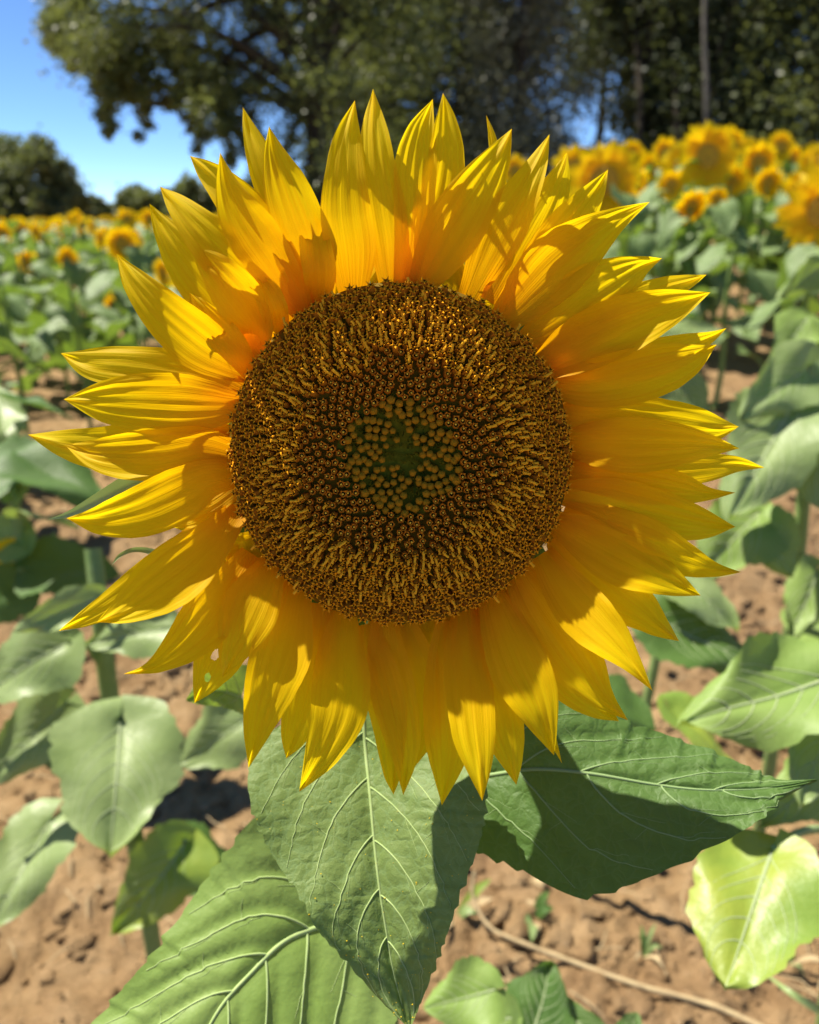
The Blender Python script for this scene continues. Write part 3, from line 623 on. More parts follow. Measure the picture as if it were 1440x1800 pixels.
# ------------------------------------------------------------------ big traced leaves
def px_leaf(rows, dep, name_mat, vein_mat, root, seed=0, nlat=7, nt=170, nh=18, serr=.02, tooth=26, mid_w=.0016, quilt=.0022, label=None, droop=.02, latlen=.34, px_amp=6):
    """rows: (L, M, R) pixel points with depth triple at each row; tip last with L=M=R"""
    A = np.array([[*r[0], *r[1], *r[2]] for r in rows], float); A = np.hstack([A, np.array(dep, float)])
    S = spline(A, nt); t = np.linspace(0, 1, nt)
    L, Mi, Rr = S[:, 0:2], S[:, 2:4], S[:, 4:6]; dl, dm, dr = S[:, 6], S[:, 7], S[:, 8]
    # serration
    def saw(k, ph): x = (t*k+ph) % 1; return np.where(x < .75, x/.75, (1-x)/.25)
    rg = np.random.default_rng(seed)
    amp = px_amp*np.clip(np.sin(np.pi*t)*2, 0, 1)
    for E, ph in ((L, .2), (Rr, .6)):
        d = E-Mi; n = np.linalg.norm(d, axis=1)[:, None]+1e-6; warp = t*tooth+.35*np.sin(t*23+seed)
        x = (warp+ph) % 1; s_ = np.where(x < .82, x/.82, (1-x)/.18)**1.2
        E += d/n*((s_-.5)*amp*(.7+.6*np.sin(t*31+seed)))[:, None]*np.minimum(1, n/30)
    u = np.linspace(-1, 1, 2*nh+1); au = np.abs(u)
    P2 = np.where((u < 0)[None, :, None], Mi[:, None]+(L-Mi)[:, None]*au[None, :, None], Mi[:, None]+(Rr-Mi)[:, None]*au[None, :, None])
    D = np.where((u < 0)[None, :], dm[:, None]+(dl-dm)[:, None]*au[None], dm[:, None]+(dr-dm)[:, None]*au[None])
    D += .0008*np.exp(-(u/.05)**2)[None]              # groove along the midrib
    # bulging between lateral veins
    T, U = np.meshgrid(t, u, indexing='ij'); lat = (T-latlen*np.abs(U)**1.25)*nlat*1.25
    D -= .45*quilt*np.abs(np.sin(np.pi*lat))**.7*np.clip(np.abs(U)*6, 0, 1)*np.clip((1-np.abs(U))*3, 0, 1)*np.sin(np.pi*np.clip(T, .02, .98))**.5
    D += .0018*np.sin(T*17+seed+U*3)*np.abs(U)**2
    V = CAM + (CF+((P2[..., 0]-720)/F)[..., None]*CR+((900-P2[..., 1])/F)[..., None]*CU)*D[..., None]
    lf = add('leaf', V.reshape(-1, 3), grid_faces(nt, 2*nh+1), name_mat, root=root, uv=np.stack([(U+1)/2, T], -1).reshape(-1, 2))
    if label: lf['label'] = label
    def surf(uu, tt):
        fi = np.clip((np.asarray(uu)+1)/2*(2*nh), 0, 2*nh-1e-6); ti = np.clip(np.asarray(tt)*(nt-1), 0, nt-1-1e-6)
        a, b = ti.astype(int), fi.astype(int); p, q = (ti-a)[:, None], (fi-b)[:, None]
        return (V[a, b]*(1-p)*(1-q)+V[a+1, b]*p*(1-q)+V[a, b+1]*(1-p)*q+V[a+1, b+1]*p*q)
    J = Join(); up = -CF*.00015
    mid_w = mid_w*.8; tt = np.linspace(.0, .985, 60); v, f = tube(surf(0*tt, tt)+up, mid_w*(1-.85*tt), 8); J.add(v, f)
    for kx in range(nlat):
        for sg in (-1, 1):
            t0 = (kx+.12*(sg > 0)+.08*rg.random())/(nlat*1.25)+.02; ue = .93
            s_ = np.linspace(0, 1, 26); uu = s_*ue; t1 = t0+latlen*uu**1.25+.006*np.sin(s_*9+kx)*s_
            ok = t1 < .97
            if ok.sum() < 5: continue
            v, f = tube(surf(sg*uu[ok], t1[ok])+up, mid_w*.46*(1-.4*t0)*(1-.75*s_[ok]), 6); J.add(v, f)
            for m_ in range(3):
                a0 = .3+.16*m_+.05*rg.random(); u0 = a0*ue; tb = t0+latlen*u0**1.25
                dirn = 1 if m_ % 2 == 0 else -1; s2 = np.linspace(0, 1, 12); Lr = .07+.05*rg.random()
                uu2 = u0+s2*Lr*1.3; tt2 = tb+dirn*Lr*s2**.9*(.9 if dirn > 0 else .35)+.0*s2
                ok2 = (tt2 < .96) & (tt2 > .02) & (uu2 < .94)
                if ok2.sum() < 4: continue
                v, f = tube(surf(sg*uu2[ok2], tt2[ok2])+up*.5, mid_w*.11*(1-.5*s2[ok2]), 4); J.add(v, f)
    me = J.mesh('vein', [vein_mat]); me.transform(Matrix.Translation(-Vector(root.location)))
    link('vein', me, lf); return lf

px_leaf([((575,1235),(636,1215),(700,1230)), ((470,1290),(639,1260),(800,1285)), ((437,1352),(643,1322),(848,1350)), ((445,1432),(651,1400),(856,1415)), ((484,1512),(658,1480),(842,1485)),
         ((525,1572),(667,1560),(815,1560)), ((556,1632),(678,1630),(790,1632)), ((612,1695),(690,1700),(766,1700)), ((668,1758),(705,1760),(742,1758)), ((719,1808),(720,1810),(722,1808))],
        [(.345,.350,.340),(.340,.346,.332),(.333,.341,.323),(.321,.330,.308),(.313,.321,.301),(.307,.313,.297),(.303,.308,.296),(.300,.304,.297),(.299,.301,.298),(.298,.298,.298)],
        LEAF, VEIN, main, 3, nlat=6, tooth=24, px_amp=7, mid_w=.00125, label='upper green leaf hanging towards the viewer right under the flower')
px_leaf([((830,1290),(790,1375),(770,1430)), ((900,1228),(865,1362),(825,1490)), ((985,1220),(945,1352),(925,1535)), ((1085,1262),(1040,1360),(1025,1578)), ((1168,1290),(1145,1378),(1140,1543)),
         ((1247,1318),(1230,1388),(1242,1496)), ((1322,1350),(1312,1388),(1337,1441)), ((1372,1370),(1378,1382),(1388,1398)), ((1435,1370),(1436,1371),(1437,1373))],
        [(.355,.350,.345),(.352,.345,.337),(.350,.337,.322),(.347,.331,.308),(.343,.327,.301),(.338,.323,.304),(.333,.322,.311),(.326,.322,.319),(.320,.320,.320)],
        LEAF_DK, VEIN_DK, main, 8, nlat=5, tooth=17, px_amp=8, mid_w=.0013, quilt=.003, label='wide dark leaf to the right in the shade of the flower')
px_leaf([((600,1480),(650,1590),(700,1700)), ((475,1425),(570,1625),(690,1830)), ((395,1500),(500,1655),(630,1900)), ((318,1608),(440,1712),(570,1960)), ((248,1700),(385,1775),(490,2010)),
         ((168,1795),(335,1870),(410,2030)), ((120,1900),(290,1960),(340,2050)), ((238,2060),(240,2062),(242,2062))],
        [(.375,.372,.36),(.377,.37,.355),(.37,.36,.345),(.36,.35,.335),(.35,.34,.325),(.34,.33,.318),(.33,.322,.315),(.315,.315,.315)],
        LEAF_BRIGHT, VEIN, main, 5, nlat=5, tooth=20, px_amp=9, mid_w=.0019, quilt=.004, label='large light green leaf lowest on the plant at the lower left', latlen=.42)
px_leaf([((440,1170),(425,1225),(440,1262)), ((400,1165),(390,1215),(395,1244)), ((360,1180),(355,1218),(358,1240)), ((328,1228),(327,1230),(329,1233))],
        [(.42,.43,.43)]*2+[(.41,.42,.42), (.41,.41,.41)], LEAF_BRIGHT, VEIN, main, 9, nlat=4, nt=50, nh=8, tooth=10, px_amp=4, mid_w=.0011)

def stem_point(z): k_ = int(np.argmin(np.abs(sp[:, 2]-z))); return sp[k_]
for (qx, qy, qd), dz in (((636, 1222, .350), .03), ((792, 1376, .325), .05), ((640, 1592, .345), .05), ((436, 1228, .43), .04)):
    e_ = PX(qx, qy, qd); b_ = stem_point(e_[2]-dz)
    v, f = tube(spline([b_, (b_+e_)/2+[0, 0, .012], e_], 16), np.linspace(.0032, .0018, 16), 8); add('petiole', v, f, STEM, root=main)
def pollen(lf, n, seed):
    rg = np.random.default_rng(seed); me = lf.data; co = np.array([v_.co[:] for v_ in me.vertices]); J = Join()
    for q in range(n):
        c = co[rg.integers(len(co))]+rg.normal(size=3)*.0004; c = c-CF*.0003; r_ = .00016+.00022*rg.random()**3
        J.add(c+np.array([[r_, 0, 0], [-r_, 0, 0], [0, r_, 0], [0, -r_, 0], [0, 0, r_], [0, 0, -r_]]), np.array([[0, 2, 4], [2, 1, 4], [1, 3, 4], [3, 0, 4], [2, 0, 5], [1, 2, 5], [3, 1, 5], [0, 3, 5]]))
    o = link('pollen', J.mesh('pollen', [POLLEN]), lf); o['kind'] = 'stuff'
POLLEN = simple('pollen_grains', (.9, .62, .03), .7, .1)
for lf_ in [o for o in main.children if o.name.startswith('leaf')]:
    if 'upper green' in (lf_.get('label') or ''): pollen(lf_, 170, 4)
for q_ in (3, 7, 14, 36, 12): pass

# ------------------------------------------------------------------ neighbouring plants (blurred)
def heart(nt_=22, nh=7, lobe=.16, serr=.04, seed=0, droop=.25, cup=.18, fold=0.0, wave=.05, blunt=.3):
    """unit leaf: base (0,0,0), tip (0,1,0), half width ~.42, z up"""
    t = np.linspace(0, 1, nt_); w = (1-blunt)*.44*np.sin(np.pi*np.clip(t, 0, 1)**.62)**.85*(1-.25*t)*1.12+blunt*.46*np.sin(np.pi*np.clip(t, 0, 1)**.78)**.55
    u = np.linspace(-1, 1, 2*nh+1); T, U = np.meshgrid(t, u, indexing='ij')
    tooth = 1+(serr*np.sin(T*60+seed)+.07*np.sin(T*11+seed*1.7+np.sign(U)*1.3)+.04*np.sin(T*23+seed+np.sign(U)))*np.clip(np.abs(U)*2-1, 0, 1)
    X_ = U*w[:, None]*tooth; Y_ = T-lobe*np.abs(U)**1.4*np.exp(-T*3.2)-.05*np.abs(U)*np.sin(np.pi*T)
    Z_ = -droop*T**2+cup*np.abs(X_)*(1-.6*T)+wave*np.sin(T*9+seed+2*U)*np.abs(U)**2-.02*np.exp(-(U/.12)**2)+.035*np.sin(T*7.3+seed*2.1)*np.sin(U*2.6+seed)
    return np.stack([X_, Y_, Z_], -1).reshape(-1, 3), grid_faces(nt_, 2*nh+1), np.stack([(U+1)/2, T], -1).reshape(-1, 2)
def place_leaf(root, base, tip, wid, roll=0, mat=LEAF_PALE, seed=0, droop=.2, cup=.15, lobe=.16, label=None, vein=True, face=None, wave=.05, tilt=.75, blunt=.35):
    """base/tip = (px,py,depth); wid = full width in pixels; roll turns the blade about its midrib"""
    tip = (tip[0], tip[1], max(.3, base[2]-tilt*(tip[1]-base[1])/F*base[2]))
    b = PX(*base); e = PX(*tip); yv = e-b; Ln = np.linalg.norm(yv); yv /= Ln
    vw = -(b+e)/2+CAM; vw /= np.linalg.norm(vw)
    vw = vw*.6+np.array([0, 0, .55]) if face is None else np.array(face, float)
    zv = vw-yv*np.dot(vw, yv); zv /= np.linalg.norm(zv); xv = np.cross(yv, zv)
    xv, zv = xv*math.cos(roll)+zv*math.sin(roll), zv*math.cos(roll)-xv*math.sin(roll)
    wm = wid*(base[2]+tip[2])/2/F/.93
    v, f, uv = heart(26, 8, lobe=lobe, seed=seed, droop=droop, cup=cup, wave=wave, blunt=blunt)
    Wm = b+np.outer(v[:, 0]*wm, xv)+np.outer(v[:, 1]*Ln, yv)+np.outer(v[:, 2]*Ln, zv)
    lf = add('leaf', Wm, f, mat, root=root, uv=uv)
    if label: lf['label'] = label
    if vein:
        G = Wm.reshape(26, 17, 3); J = Join(); off = zv*.0008
        v2, f2 = tube(G[:, 8]+off*.5, np.linspace(.0020, .0004, 26)*Ln/.16, 6); J.add(v2, f2)
        for kx in range(5):
            for sg in (-1, 1):
                r0 = 1+kx*4; pts = []
                for s_ in range(8):
                    ti = min(24.9, r0+s_*(2.3-.32*kx)*(.75+.04*s_)); a = int(ti); q = ti-a; pts.append(G[a, 8+sg*s_]*(1-q)+G[a+1, 8+sg*s_]*q+off)
                v2, f2 = tube(pts, np.linspace(.0008, .0002, 8)*Ln/.16, 5); v2 = v2-zv*.0008; J.add(v2, f2)
        me = J.mesh('vein', [VEIN_PALE]); me.transform(Matrix.Translation(-Vector(root.location))); link('vein', me, lf)
    return lf
def px_tube(root, pts, rad, name='stem', mat=STEM, n=30, seg=10):
    p = spline([PX(*q) for q in pts], n); v, f = tube(p, np.linspace(rad[0], rad[1], n), seg); return add(name, v, f, mat, root=root)
def petiole(root, a, b, sag=8, r=.0035, mat=STEM):
    m_ = ((a[0]+b[0])/2, (a[1]+b[1])/2-sag, (a[2]+b[2])/2); return px_tube(root, [a, m_, b], (r*1.2, r*.8), 'petiole', mat, 14, 7)

def ground_under(px, py):
    d = ray(px, py); t = CAMZ/-d[2]; return CAM+d*t
# left plant
g0 = PX(262, 1600, 1.12); lp = empty('sunflower_plant', (g0[0], g0[1], 0), label='blurred leafy plant left of the big flower with a heart shaped leaf facing out', cat='plant')
top = PX(178, 1090, .95)
path = spline([top+[-.01, .03, .08], top, PX(190, 1200, .97), PX(212, 1330, 1.0), PX(238, 1480, 1.06), [g0[0], g0[1], 0.0]], 40)
v, f = tube(path, np.linspace(.0105, .012, 40), 12); add('stem', v, f, STEM, root=lp)
place_leaf(lp, (212,1262,.86), (196,1490,.80), 232, .12, LEAF_PALE, 2, droop=.12, cup=.10, lobe=.2, blunt=.7, label='broad heart shaped leaf pointing straight down')
petiole(lp, (205,1290,1.0), (212,1262,.86), 14, .004)
place_leaf(lp, (300,1105,.9), (140,1125,.84), 95, .2, LEAF_PALE, 3)
place_leaf(lp, (120,1128,.93), (-60,1225,.84), 150, .1, LEAF_PALE, 4); petiole(lp, (185,1180,.96), (120,1128,.93), 20, .004)
place_leaf(lp, (170,1050,.9), (15,1112,.84), 70, .5, LEAF_PALE, 5); petiole(lp, (180,1100,.95), (170,1050,.9), 4, .003)
place_leaf(lp, (115,1235,.95), (-25,1375,.86), 130, .2, LEAF_PALE, 6); petiole(lp, (195,1285,1.0), (110,1232,.95), 12, .004, SEPAL)
place_leaf(lp, (88,1445,.93), (-30,1625,.86), 150, -.2, LEAF_PALE, 7, lobe=.25); petiole(lp, (222,1480,1.05), (88,1442,.93), 18, .0045, SEPAL)
place_leaf(lp, (330,1480,1.06), (215,1640,1.0), 150, .5, LEAF_YEL, 8, droop=.35, cup=.3, label='yellowing leaf low on the stem'); petiole(lp, (240,1500,1.06), (330,1480,1.06), 26, .004)
place_leaf(lp, (300,1490,1.08), (420,1560,1.12), 120, -.5, LEAF_DK, 18, vein=False)
place_leaf(lp, (440,1262,1.0), (310,1345,.93), 130, .3, LEAF_PALE, 9)
petiole(lp, (225,1380,1.03), (440,1262,1.0), 4, .004)
# far-left plant in the shadow, shade put into its dark leaf colour
g1 = PX(60, 1190, 1.55); lp2 = empty('sunflower_plant', (g1[0], g1[1], 0), label='shaded plant with broad dark leaves at the left border beside the soil', cat='plant')
v, f = tube(spline([PX(20, 850, 1.5), PX(40, 980, 1.52), PX(52, 1090, 1.55), [g1[0], g1[1], 0]], 30), np.linspace(.010, .013, 30), 10); add('stem', v, f, STEM, root=lp2)
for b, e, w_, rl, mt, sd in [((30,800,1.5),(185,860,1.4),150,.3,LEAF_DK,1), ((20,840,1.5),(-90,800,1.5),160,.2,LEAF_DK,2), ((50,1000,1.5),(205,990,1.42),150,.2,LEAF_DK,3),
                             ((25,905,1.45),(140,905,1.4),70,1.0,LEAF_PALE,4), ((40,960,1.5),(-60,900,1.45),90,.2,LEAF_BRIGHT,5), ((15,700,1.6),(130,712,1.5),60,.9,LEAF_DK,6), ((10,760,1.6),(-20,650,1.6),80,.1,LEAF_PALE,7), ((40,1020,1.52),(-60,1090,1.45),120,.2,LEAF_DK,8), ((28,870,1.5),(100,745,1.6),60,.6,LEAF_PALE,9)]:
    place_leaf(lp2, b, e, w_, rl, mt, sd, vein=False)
# small yellow bloom in the left border
sm = PX(12, 968, 1.5)
def mini_petals(root, C, nrm, r0, r1, n, mat, name='petal', joined=False):
    nrm = np.array(nrm, float); nrm /= np.linalg.norm(nrm); a = np.cross(nrm, [0, 0, 1.]); a /= np.linalg.norm(a); b = np.cross(nrm, a); J = Join()
    for q in range(n):
        th_ = 2*math.pi*q/n+random.uniform(-.08, .08); d = a*math.cos(th_)+b*math.sin(th_); s = np.cross(nrm, d)
        t = np.linspace(0, 1, 7); L_ = (r1-r0)*random.uniform(.85, 1.1); w_ = (.30*L_*np.sin(np.pi*(t*.86+.12))**.8)*(1-t**5)
        bend = random.uniform(-.25, .35); u = np.linspace(-1, 1, 5)
        c = C+np.outer(r0+L_*t, d)+np.outer(bend*L_*t**2*.5+(.002 if q % 2 else -.002), nrm)
        V = c[:, None]+s[None, None]*(u[None]*w_[:, None])[..., None]+nrm[None, None]*(.12*np.cos(u*4)[None]*w_[:, None])[..., None]
        if joined: J.add(V.reshape(-1, 3), grid_faces(7, 5))
        else: add(name, V.reshape(-1, 3), grid_faces(7, 5), mat, root=root)
    return J
mini_petals(lp2, sm, (.5, -.8, .2), .006, .028, 14, FPETAL)

# right-hand plants
g2 = PX(1375, 1250, 1.35); rp = empty('sunflower_plant', (g2[0], g2[1], 0), label='tall blurred plant with pale hanging leaves near the right border', cat='plant')
v, f = tube(spline([PX(1428, 640, 1.1), PX(1418, 800, 1.12), PX(1408, 930, 1.15), PX(1385, 1140, 1.24), [g2[0], g2[1], 0.0]], 40), np.linspace(.008, .011, 40), 12); add('stem', v, f, STEM, root=rp)
for b, e, w_, rl, mt, sd in [((1400,700,1.1),(1300,880,1.0),190,.2,LEAF_PALE,1), ((1425,690,1.12),(1490,900,1.02),200,-.1,LEAF_PALE,2), ((1335,900,1.08),(1240,1000,.98),150,.3,LEAF_BRIGHT,3), ((1330,910,1.08),(1390,1005,1.0),110,-.3,LEAF_BRIGHT,13),
                             ((1440,1000,1.15),(1400,1115,1.05),90,.3,LEAF_BRIGHT,4), ((1420,560,1.2),(1370,625,1.15),90,.2,LEAF_BRIGHT,5), ((1430,640,1.1),(1320,720,1.05),120,.5,LEAF_PALE,6),
                             ((1440,470,1.25),(1385,520,1.2),60,.9,LEAF_BRIGHT,7), ((1400,1110,1.2),(1480,1090,1.1),110,.3,LEAF_BRIGHT,8)]:
    place_leaf(rp, b, e, w_, rl, mt, sd)
petiole(rp, (1408,930,1.15), (1335,900,1.08), 10, .004)
g3 = PX(1480, 1750, .95); rq = empty('sunflower_plant', (g3[0], g3[1], 0), label='low plant at the lower right with a yellow green hanging leaf', cat='plant')
v, f = tube(spline([PX(1500, 1180, .72), PX(1490, 1400, .78), PX(1478, 1600, .86), [g3[0], g3[1], 0]], 40), np.linspace(.008, .011, 40), 12); add('stem', v, f, STEM, root=rq)
place_leaf(rq, (1470,1190,.64), (1200,1262,.60), 210, .12, LEAF_BRIGHT, 1, droop=.1, lobe=.2, wave=.08)
place_leaf(rq, (1480,1340,.66), (1350,1440,.62), 130, .2, LEAF_BRIGHT, 2)
place_leaf(rq, (1480,1200,.66), (1420,1390,.62), 180, .1, LEAF_PALE, 12)
place_leaf(rq, (1358,1495,.62), (1275,1722,.62), 232, -.1, LEAF_YEL, 3, droop=.10, cup=.12, lobe=.17, blunt=.85, label='yellow green leaf hanging on a long curved stalk')
px_tube(rq, [(1482,1560,.85), (1475,1470,.74), (1440,1458,.68), (1395,1468,.64), (1358,1497,.62)], (.0042, .003), 'petiole', SEPAL, 26, 8)
place_leaf(rq, (1425,1520,.72), (1440,1620,.72), 60, .7, LEAF_YEL, 4)
place_leaf(rq, (1180,1240,.9), (1320,1370,.86), 110, .6, LEAF_YEL, 14, vein=False)
place_leaf(rq, (1060,1215,.85), (1160,1270,.85), 110, .4, LEAF_DK, 15, vein=False)
g4 = PX(1225, 1400, 1.2); rs_ = empty('sunflower_plant', (g4[0], g4[1], 0), label='plant half hidden behind the right petals, one leaf crossed by a round shadow', cat='plant')
v, f = tube(spline([PX(1130, 560, 1.35), PX(1150, 800, 1.25), PX(1165, 1050, 1.15), PX(1120, 1300, 1.2), [g4[0]-.14, g4[1]+.05, 0]], 40), np.linspace(.006, .008, 40), 12); add('stem', v, f, STEM, root=rs_)
for b, e, w_, rl, mt, sd in [((1140,1080,1.0),(1345,1160,.92),170,.1,LEAF_DK,1), ((1180,1010,1.02),(1310,1090,1.0),120,.3,LEAF_PALE,2), ((1150,600,1.3),(1290,560,1.25),110,.2,LEAF_PALE,3), ((1160,640,1.3),(1250,720,1.2),100,.1,LEAF_PALE,4), ((1120,560,1.4),(1230,530,1.3),80,.5,LEAF_DK,5), ((1150,700,1.3),(1060,620,1.3),110,.1,LEAF_PALE,6)]:
    place_leaf(rs_, b, e, w_, rl, mt, sd)
# seedling leaves at the bottom edge
g5 = PX(860, 1830, .92); b5 = empty('seedling_plant', (g5[0], g5[1], 0), label='low light green leaves and a dark pointed leaf at the bottom border under the flower', cat='plant')
v, f = tube(spline([PX(880, 1790, .66), PX(880, 1850, .75), [g5[0], g5[1], 0]], 16), np.linspace(.005, .007, 16), 8); add('stem', v, f, STEM, root=b5)
place_leaf(b5, (870,1740,.62), (745,1770,.60), 120, .2, LEAF_BRIGHT, 1)
place_leaf(b5, (900,1790,.66), (780,1800,.64), 90, .3, LEAF_BRIGHT, 11)
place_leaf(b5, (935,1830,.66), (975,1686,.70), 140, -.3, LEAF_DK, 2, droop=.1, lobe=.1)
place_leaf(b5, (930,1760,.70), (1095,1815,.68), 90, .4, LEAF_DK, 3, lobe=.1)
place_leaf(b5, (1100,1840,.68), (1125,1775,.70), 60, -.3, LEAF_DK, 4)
place_leaf(b5, (870,1800,.68), (925,1790,.66), 70, .3, LEAF_BRIGHT, 5)
# blade of grass and dry stalk
gg = ground_under(1500, 1810); gb = empty('grass_blade', gg, label='single green blade of grass crossing the lower right corner', cat='grass')
p = spline([PX(1480, 1800, .80), PX(1400, 1752, .78), PX(1340, 1708, .82)], 20); v, f = blade(p, np.repeat([[0, -.5, .86]], 20, 0), np.linspace(.006, .001, 20)); add('blade', v, f, LEAF_PALE, root=gb)
def on_ground(px, py, lift=.01): q = ground_under(px, py); return q+np.array([0, 0, lift])
sk = ground_under(860, 1600)
ds = empty('dry_stalk', sk, label='long pale dry stalk lying curved across the bare soil', cat='stalk')
pts = [on_ground(832, 1608, .09), on_ground(830, 1628, .06), on_ground(860, 1665, .04), on_ground(920, 1690, .035), on_ground(1010, 1720, .03), on_ground(1120, 1760, .03), on_ground(1260, 1800, .03), on_ground(1400, 1870, .03)]
v, f = tube(spline(pts, 70), np.linspace(.0028, .0042, 70)*(1+.12*np.sin(np.arange(70)*1.1)+.1*rng.random(70)), 8); add('stalk', v, f, DRY, root=ds)
def small_weed(px, py, n, lab, sd):
    rg = random.Random(sd); c = ground_under(px, py); r_ = empty('weed', (c[0], c[1], gh(c[0], c[1])), label=lab, cat='weed')
    for q in range(n):
        a = rg.random()*6.28; d = np.array([math.cos(a), math.sin(a), rg.uniform(.2, .9)]); L_ = rg.uniform(.02, .05)*(1.6 if sd == 2 else 1); b = np.array(r_.location)
        p = spline([b, b+d*L_*.5+[0, 0, .01], b+d*L_+[0, 0, -.004]], 8); t = np.linspace(0, 1, 8)
        v, f = blade(p, np.repeat([[0.1, -.4, .9]], 8, 0), (.007 if sd in (1, 2) else .0028)*np.sin(np.pi*(.1+.9*t))**.8+.0003, 5); add('leaf', v, f, [[LEAF_PALE, LEAF_YEL, DRY], [LEAF_DK, DRY, LEAF_PALE]][sd % 2][q % 3], root=r_)
small_weed(935, 1640, 6, 'small yellow green weed on the soil above the dry stalk', 1)
small_weed(800, 1630, 7, 'weed with narrow leaves sprouting beside the hanging leaf', 2)
small_weed(1130, 1690, 6, 'sparse small weed on bare soil left of the yellow green leaf', 3)
small_weed(1390, 1690, 7, 'dark narrow weed behind the yellow green leaf at right', 4)

# ------------------------------------------------------------------ field plants
leafmeshes = []
for s in range(5):
    v, f, uv = heart(10, 4, seed=s*3, droop=.35+.1*s, cup=.22, wave=.09)
    leafmeshes.append(make_mesh('leaf', v, f, FIELD_LEAF, uv=uv))
v, f = tube(spline([[0, 0, 0], [.01, 0, .3], [-.008, .01, .7], [0, 0, 1]], 12), np.linspace(.013, .009, 12), 7); stem_me = make_mesh('stem', v, f, STEM)
# head prototypes: local frame z = face normal
def head_meshes(seed):
    rg = random.Random(seed); J = Join(); Js = []
    r0, r1 = .046, .125
    for ring_ in range(2):
        for q in range(17):
            th_ = 2*math.pi*(q+.5*ring_)/17+rg.uniform(-.07, .07); d = np.array([math.cos(th_), math.sin(th_), 0]); s = np.array([-d[1], d[0], 0])
            t = np.linspace(0, 1, 6); L_ = (r1-r0+.01)*rg.uniform(.85, 1.12); w_ = (.25*L_*np.sin(np.pi*(t*.86+.12))**.8)*(1-t**5); u = np.linspace(-1, 1, 4)
            c = np.outer(r0-.01+L_*t, d); c[:, 2] += -.004*ring_+rg.uniform(.1, .5)*L_*t-rg.uniform(.1, .6)*L_*t**2
            V = c[:, None]+s[None, None]*(u[None]*w_[:, None])[..., None]; V[..., 2] += .1*w_[:, None]*(u**2)[None]
            Js.append(make_mesh('petal', V.reshape(-1, 3), grid_faces(6, 4), FPETAL)); J.add(V.reshape(-1, 3), grid_faces(6, 4))
    return J.mesh('petal_ring', [FPETAL]), Js
heads = [head_meshes(s) for s in range(3)]
rs = np.array([0, .3, .6, .85, 1.0, 1.04]); th = np.linspace(0, 2*math.pi, 24, endpoint=False)
x = np.outer(rs, np.cos(th))*.047; y = np.outer(rs, np.sin(th))*.047; z = np.repeat(np.array([.004, .008, .011, .009, .002, -.008])[:, None], 24, 1)
i, j = np.meshgrid(np.arange(5), np.arange(24), indexing='ij'); i = i.ravel(); j = j.ravel(); k = (j+1) % 24
disc_v, disc_f = np.stack([x.ravel(), y.ravel(), z.ravel()], 1), np.stack([i*24+j, (i+1)*24+j, (i+1)*24+k, i*24+k], 1)
disc_me = make_mesh('disc', disc_v, disc_f, FDISC)
rs = np.array([1.05, 1.25, .9, .4, .05]); zz = np.array([-.004, -.008, -.03, -.042, -.045])
x = np.outer(rs, np.cos(th))*.047; y = np.outer(rs, np.sin(th))*.047; z = np.repeat(zz[:, None], 24, 1)
i, j = np.meshgrid(np.arange(4), np.arange(24), indexing='ij'); i = i.ravel(); j = j.ravel(); k = (j+1) % 24
back_v, back_f = np.stack([x.ravel(), y.ravel(), z.ravel()], 1), np.stack([i*24+j, (i+1)*24+j, (i+1)*24+k, i*24+k][::-1], 1)
back_me = make_mesh('receptacle', back_v, back_f, BRACT)

def head_matrix(c, face, sc):
    zv = Vector(face).normalized(); q = zv.to_track_quat('Z', 'Y')
    return Matrix.Translation(c) @ q.to_matrix().to_4x4() @ Matrix.Rotation(random.random()*6.28, 4, 'Z') @ Matrix.Diagonal((sc, sc, sc, 1))
def leaf_mats(hgt, n, rg, L=.17):
    out = []
    a = rg.random()*6.28
    for q in range(n):
        z_ = hgt*(.30+.62*q/(n-1))+rg.uniform(-.02, .02); a += 2.4+rg.uniform(-.3, .3); sc = L*rg.uniform(.8, 1.15)*(1.12-.35*abs(q/(n-1)-.5))
        off = rg.uniform(.04, .10); pitch_ = rg.uniform(-.75, .35)
        m = Matrix.Translation((0, 0, z_)) @ Matrix.Rotation(a, 4, 'Z') @ Matrix.Translation((0, off, .03)) @ Matrix.Rotation(pitch_, 4, 'X') @ Matrix.Rotation(rg.uniform(-.35, .35), 4, 'Y') @ Matrix.Diagonal((sc, sc, sc, 1))
        out.append((m, rg.randrange(5), off, a, z_))
    return out
def field_plant(x, y, hgt, hs, face, detail, label, group=None, nl=9, head=True, lf_scale=.17):
    rg = random.Random(int(x*1000)+int(y*7717)); zg = gh(x, y)
    r = empty('sunflower_plant', (x, y, zg), label=label, cat='sunflower plant', group=group)
    fv = Vector(face).normalized(); hc = Vector((0, 0, hgt))
    top = hc-fv*.05*hs/1.0-Vector((0, 0, .03))
    link('stem', stem_me, r, mat=Matrix.Diagonal((1, 1, max(.1, top.z), 1)))
    for m, li, off, a, z_ in leaf_mats(hgt, nl, rg, lf_scale): link('leaf', leafmeshes[li], r, mat=m)
    if head:
        hm = head_matrix(hc, fv, hs); ring_me, ps = heads[rg.randrange(3)]
        link('disc', disc_me, r, mat=hm); link('receptacle', back_me, r, mat=hm)
        if detail:
            for pm in ps: link('petal', pm, r, mat=hm)
        else:
            o = link('petal_ring', ring_me, r, mat=hm); o['kind'] = 'stuff'
    return r
placed = []
def at(px, py, d):
    p = PX(px, py, d); return p
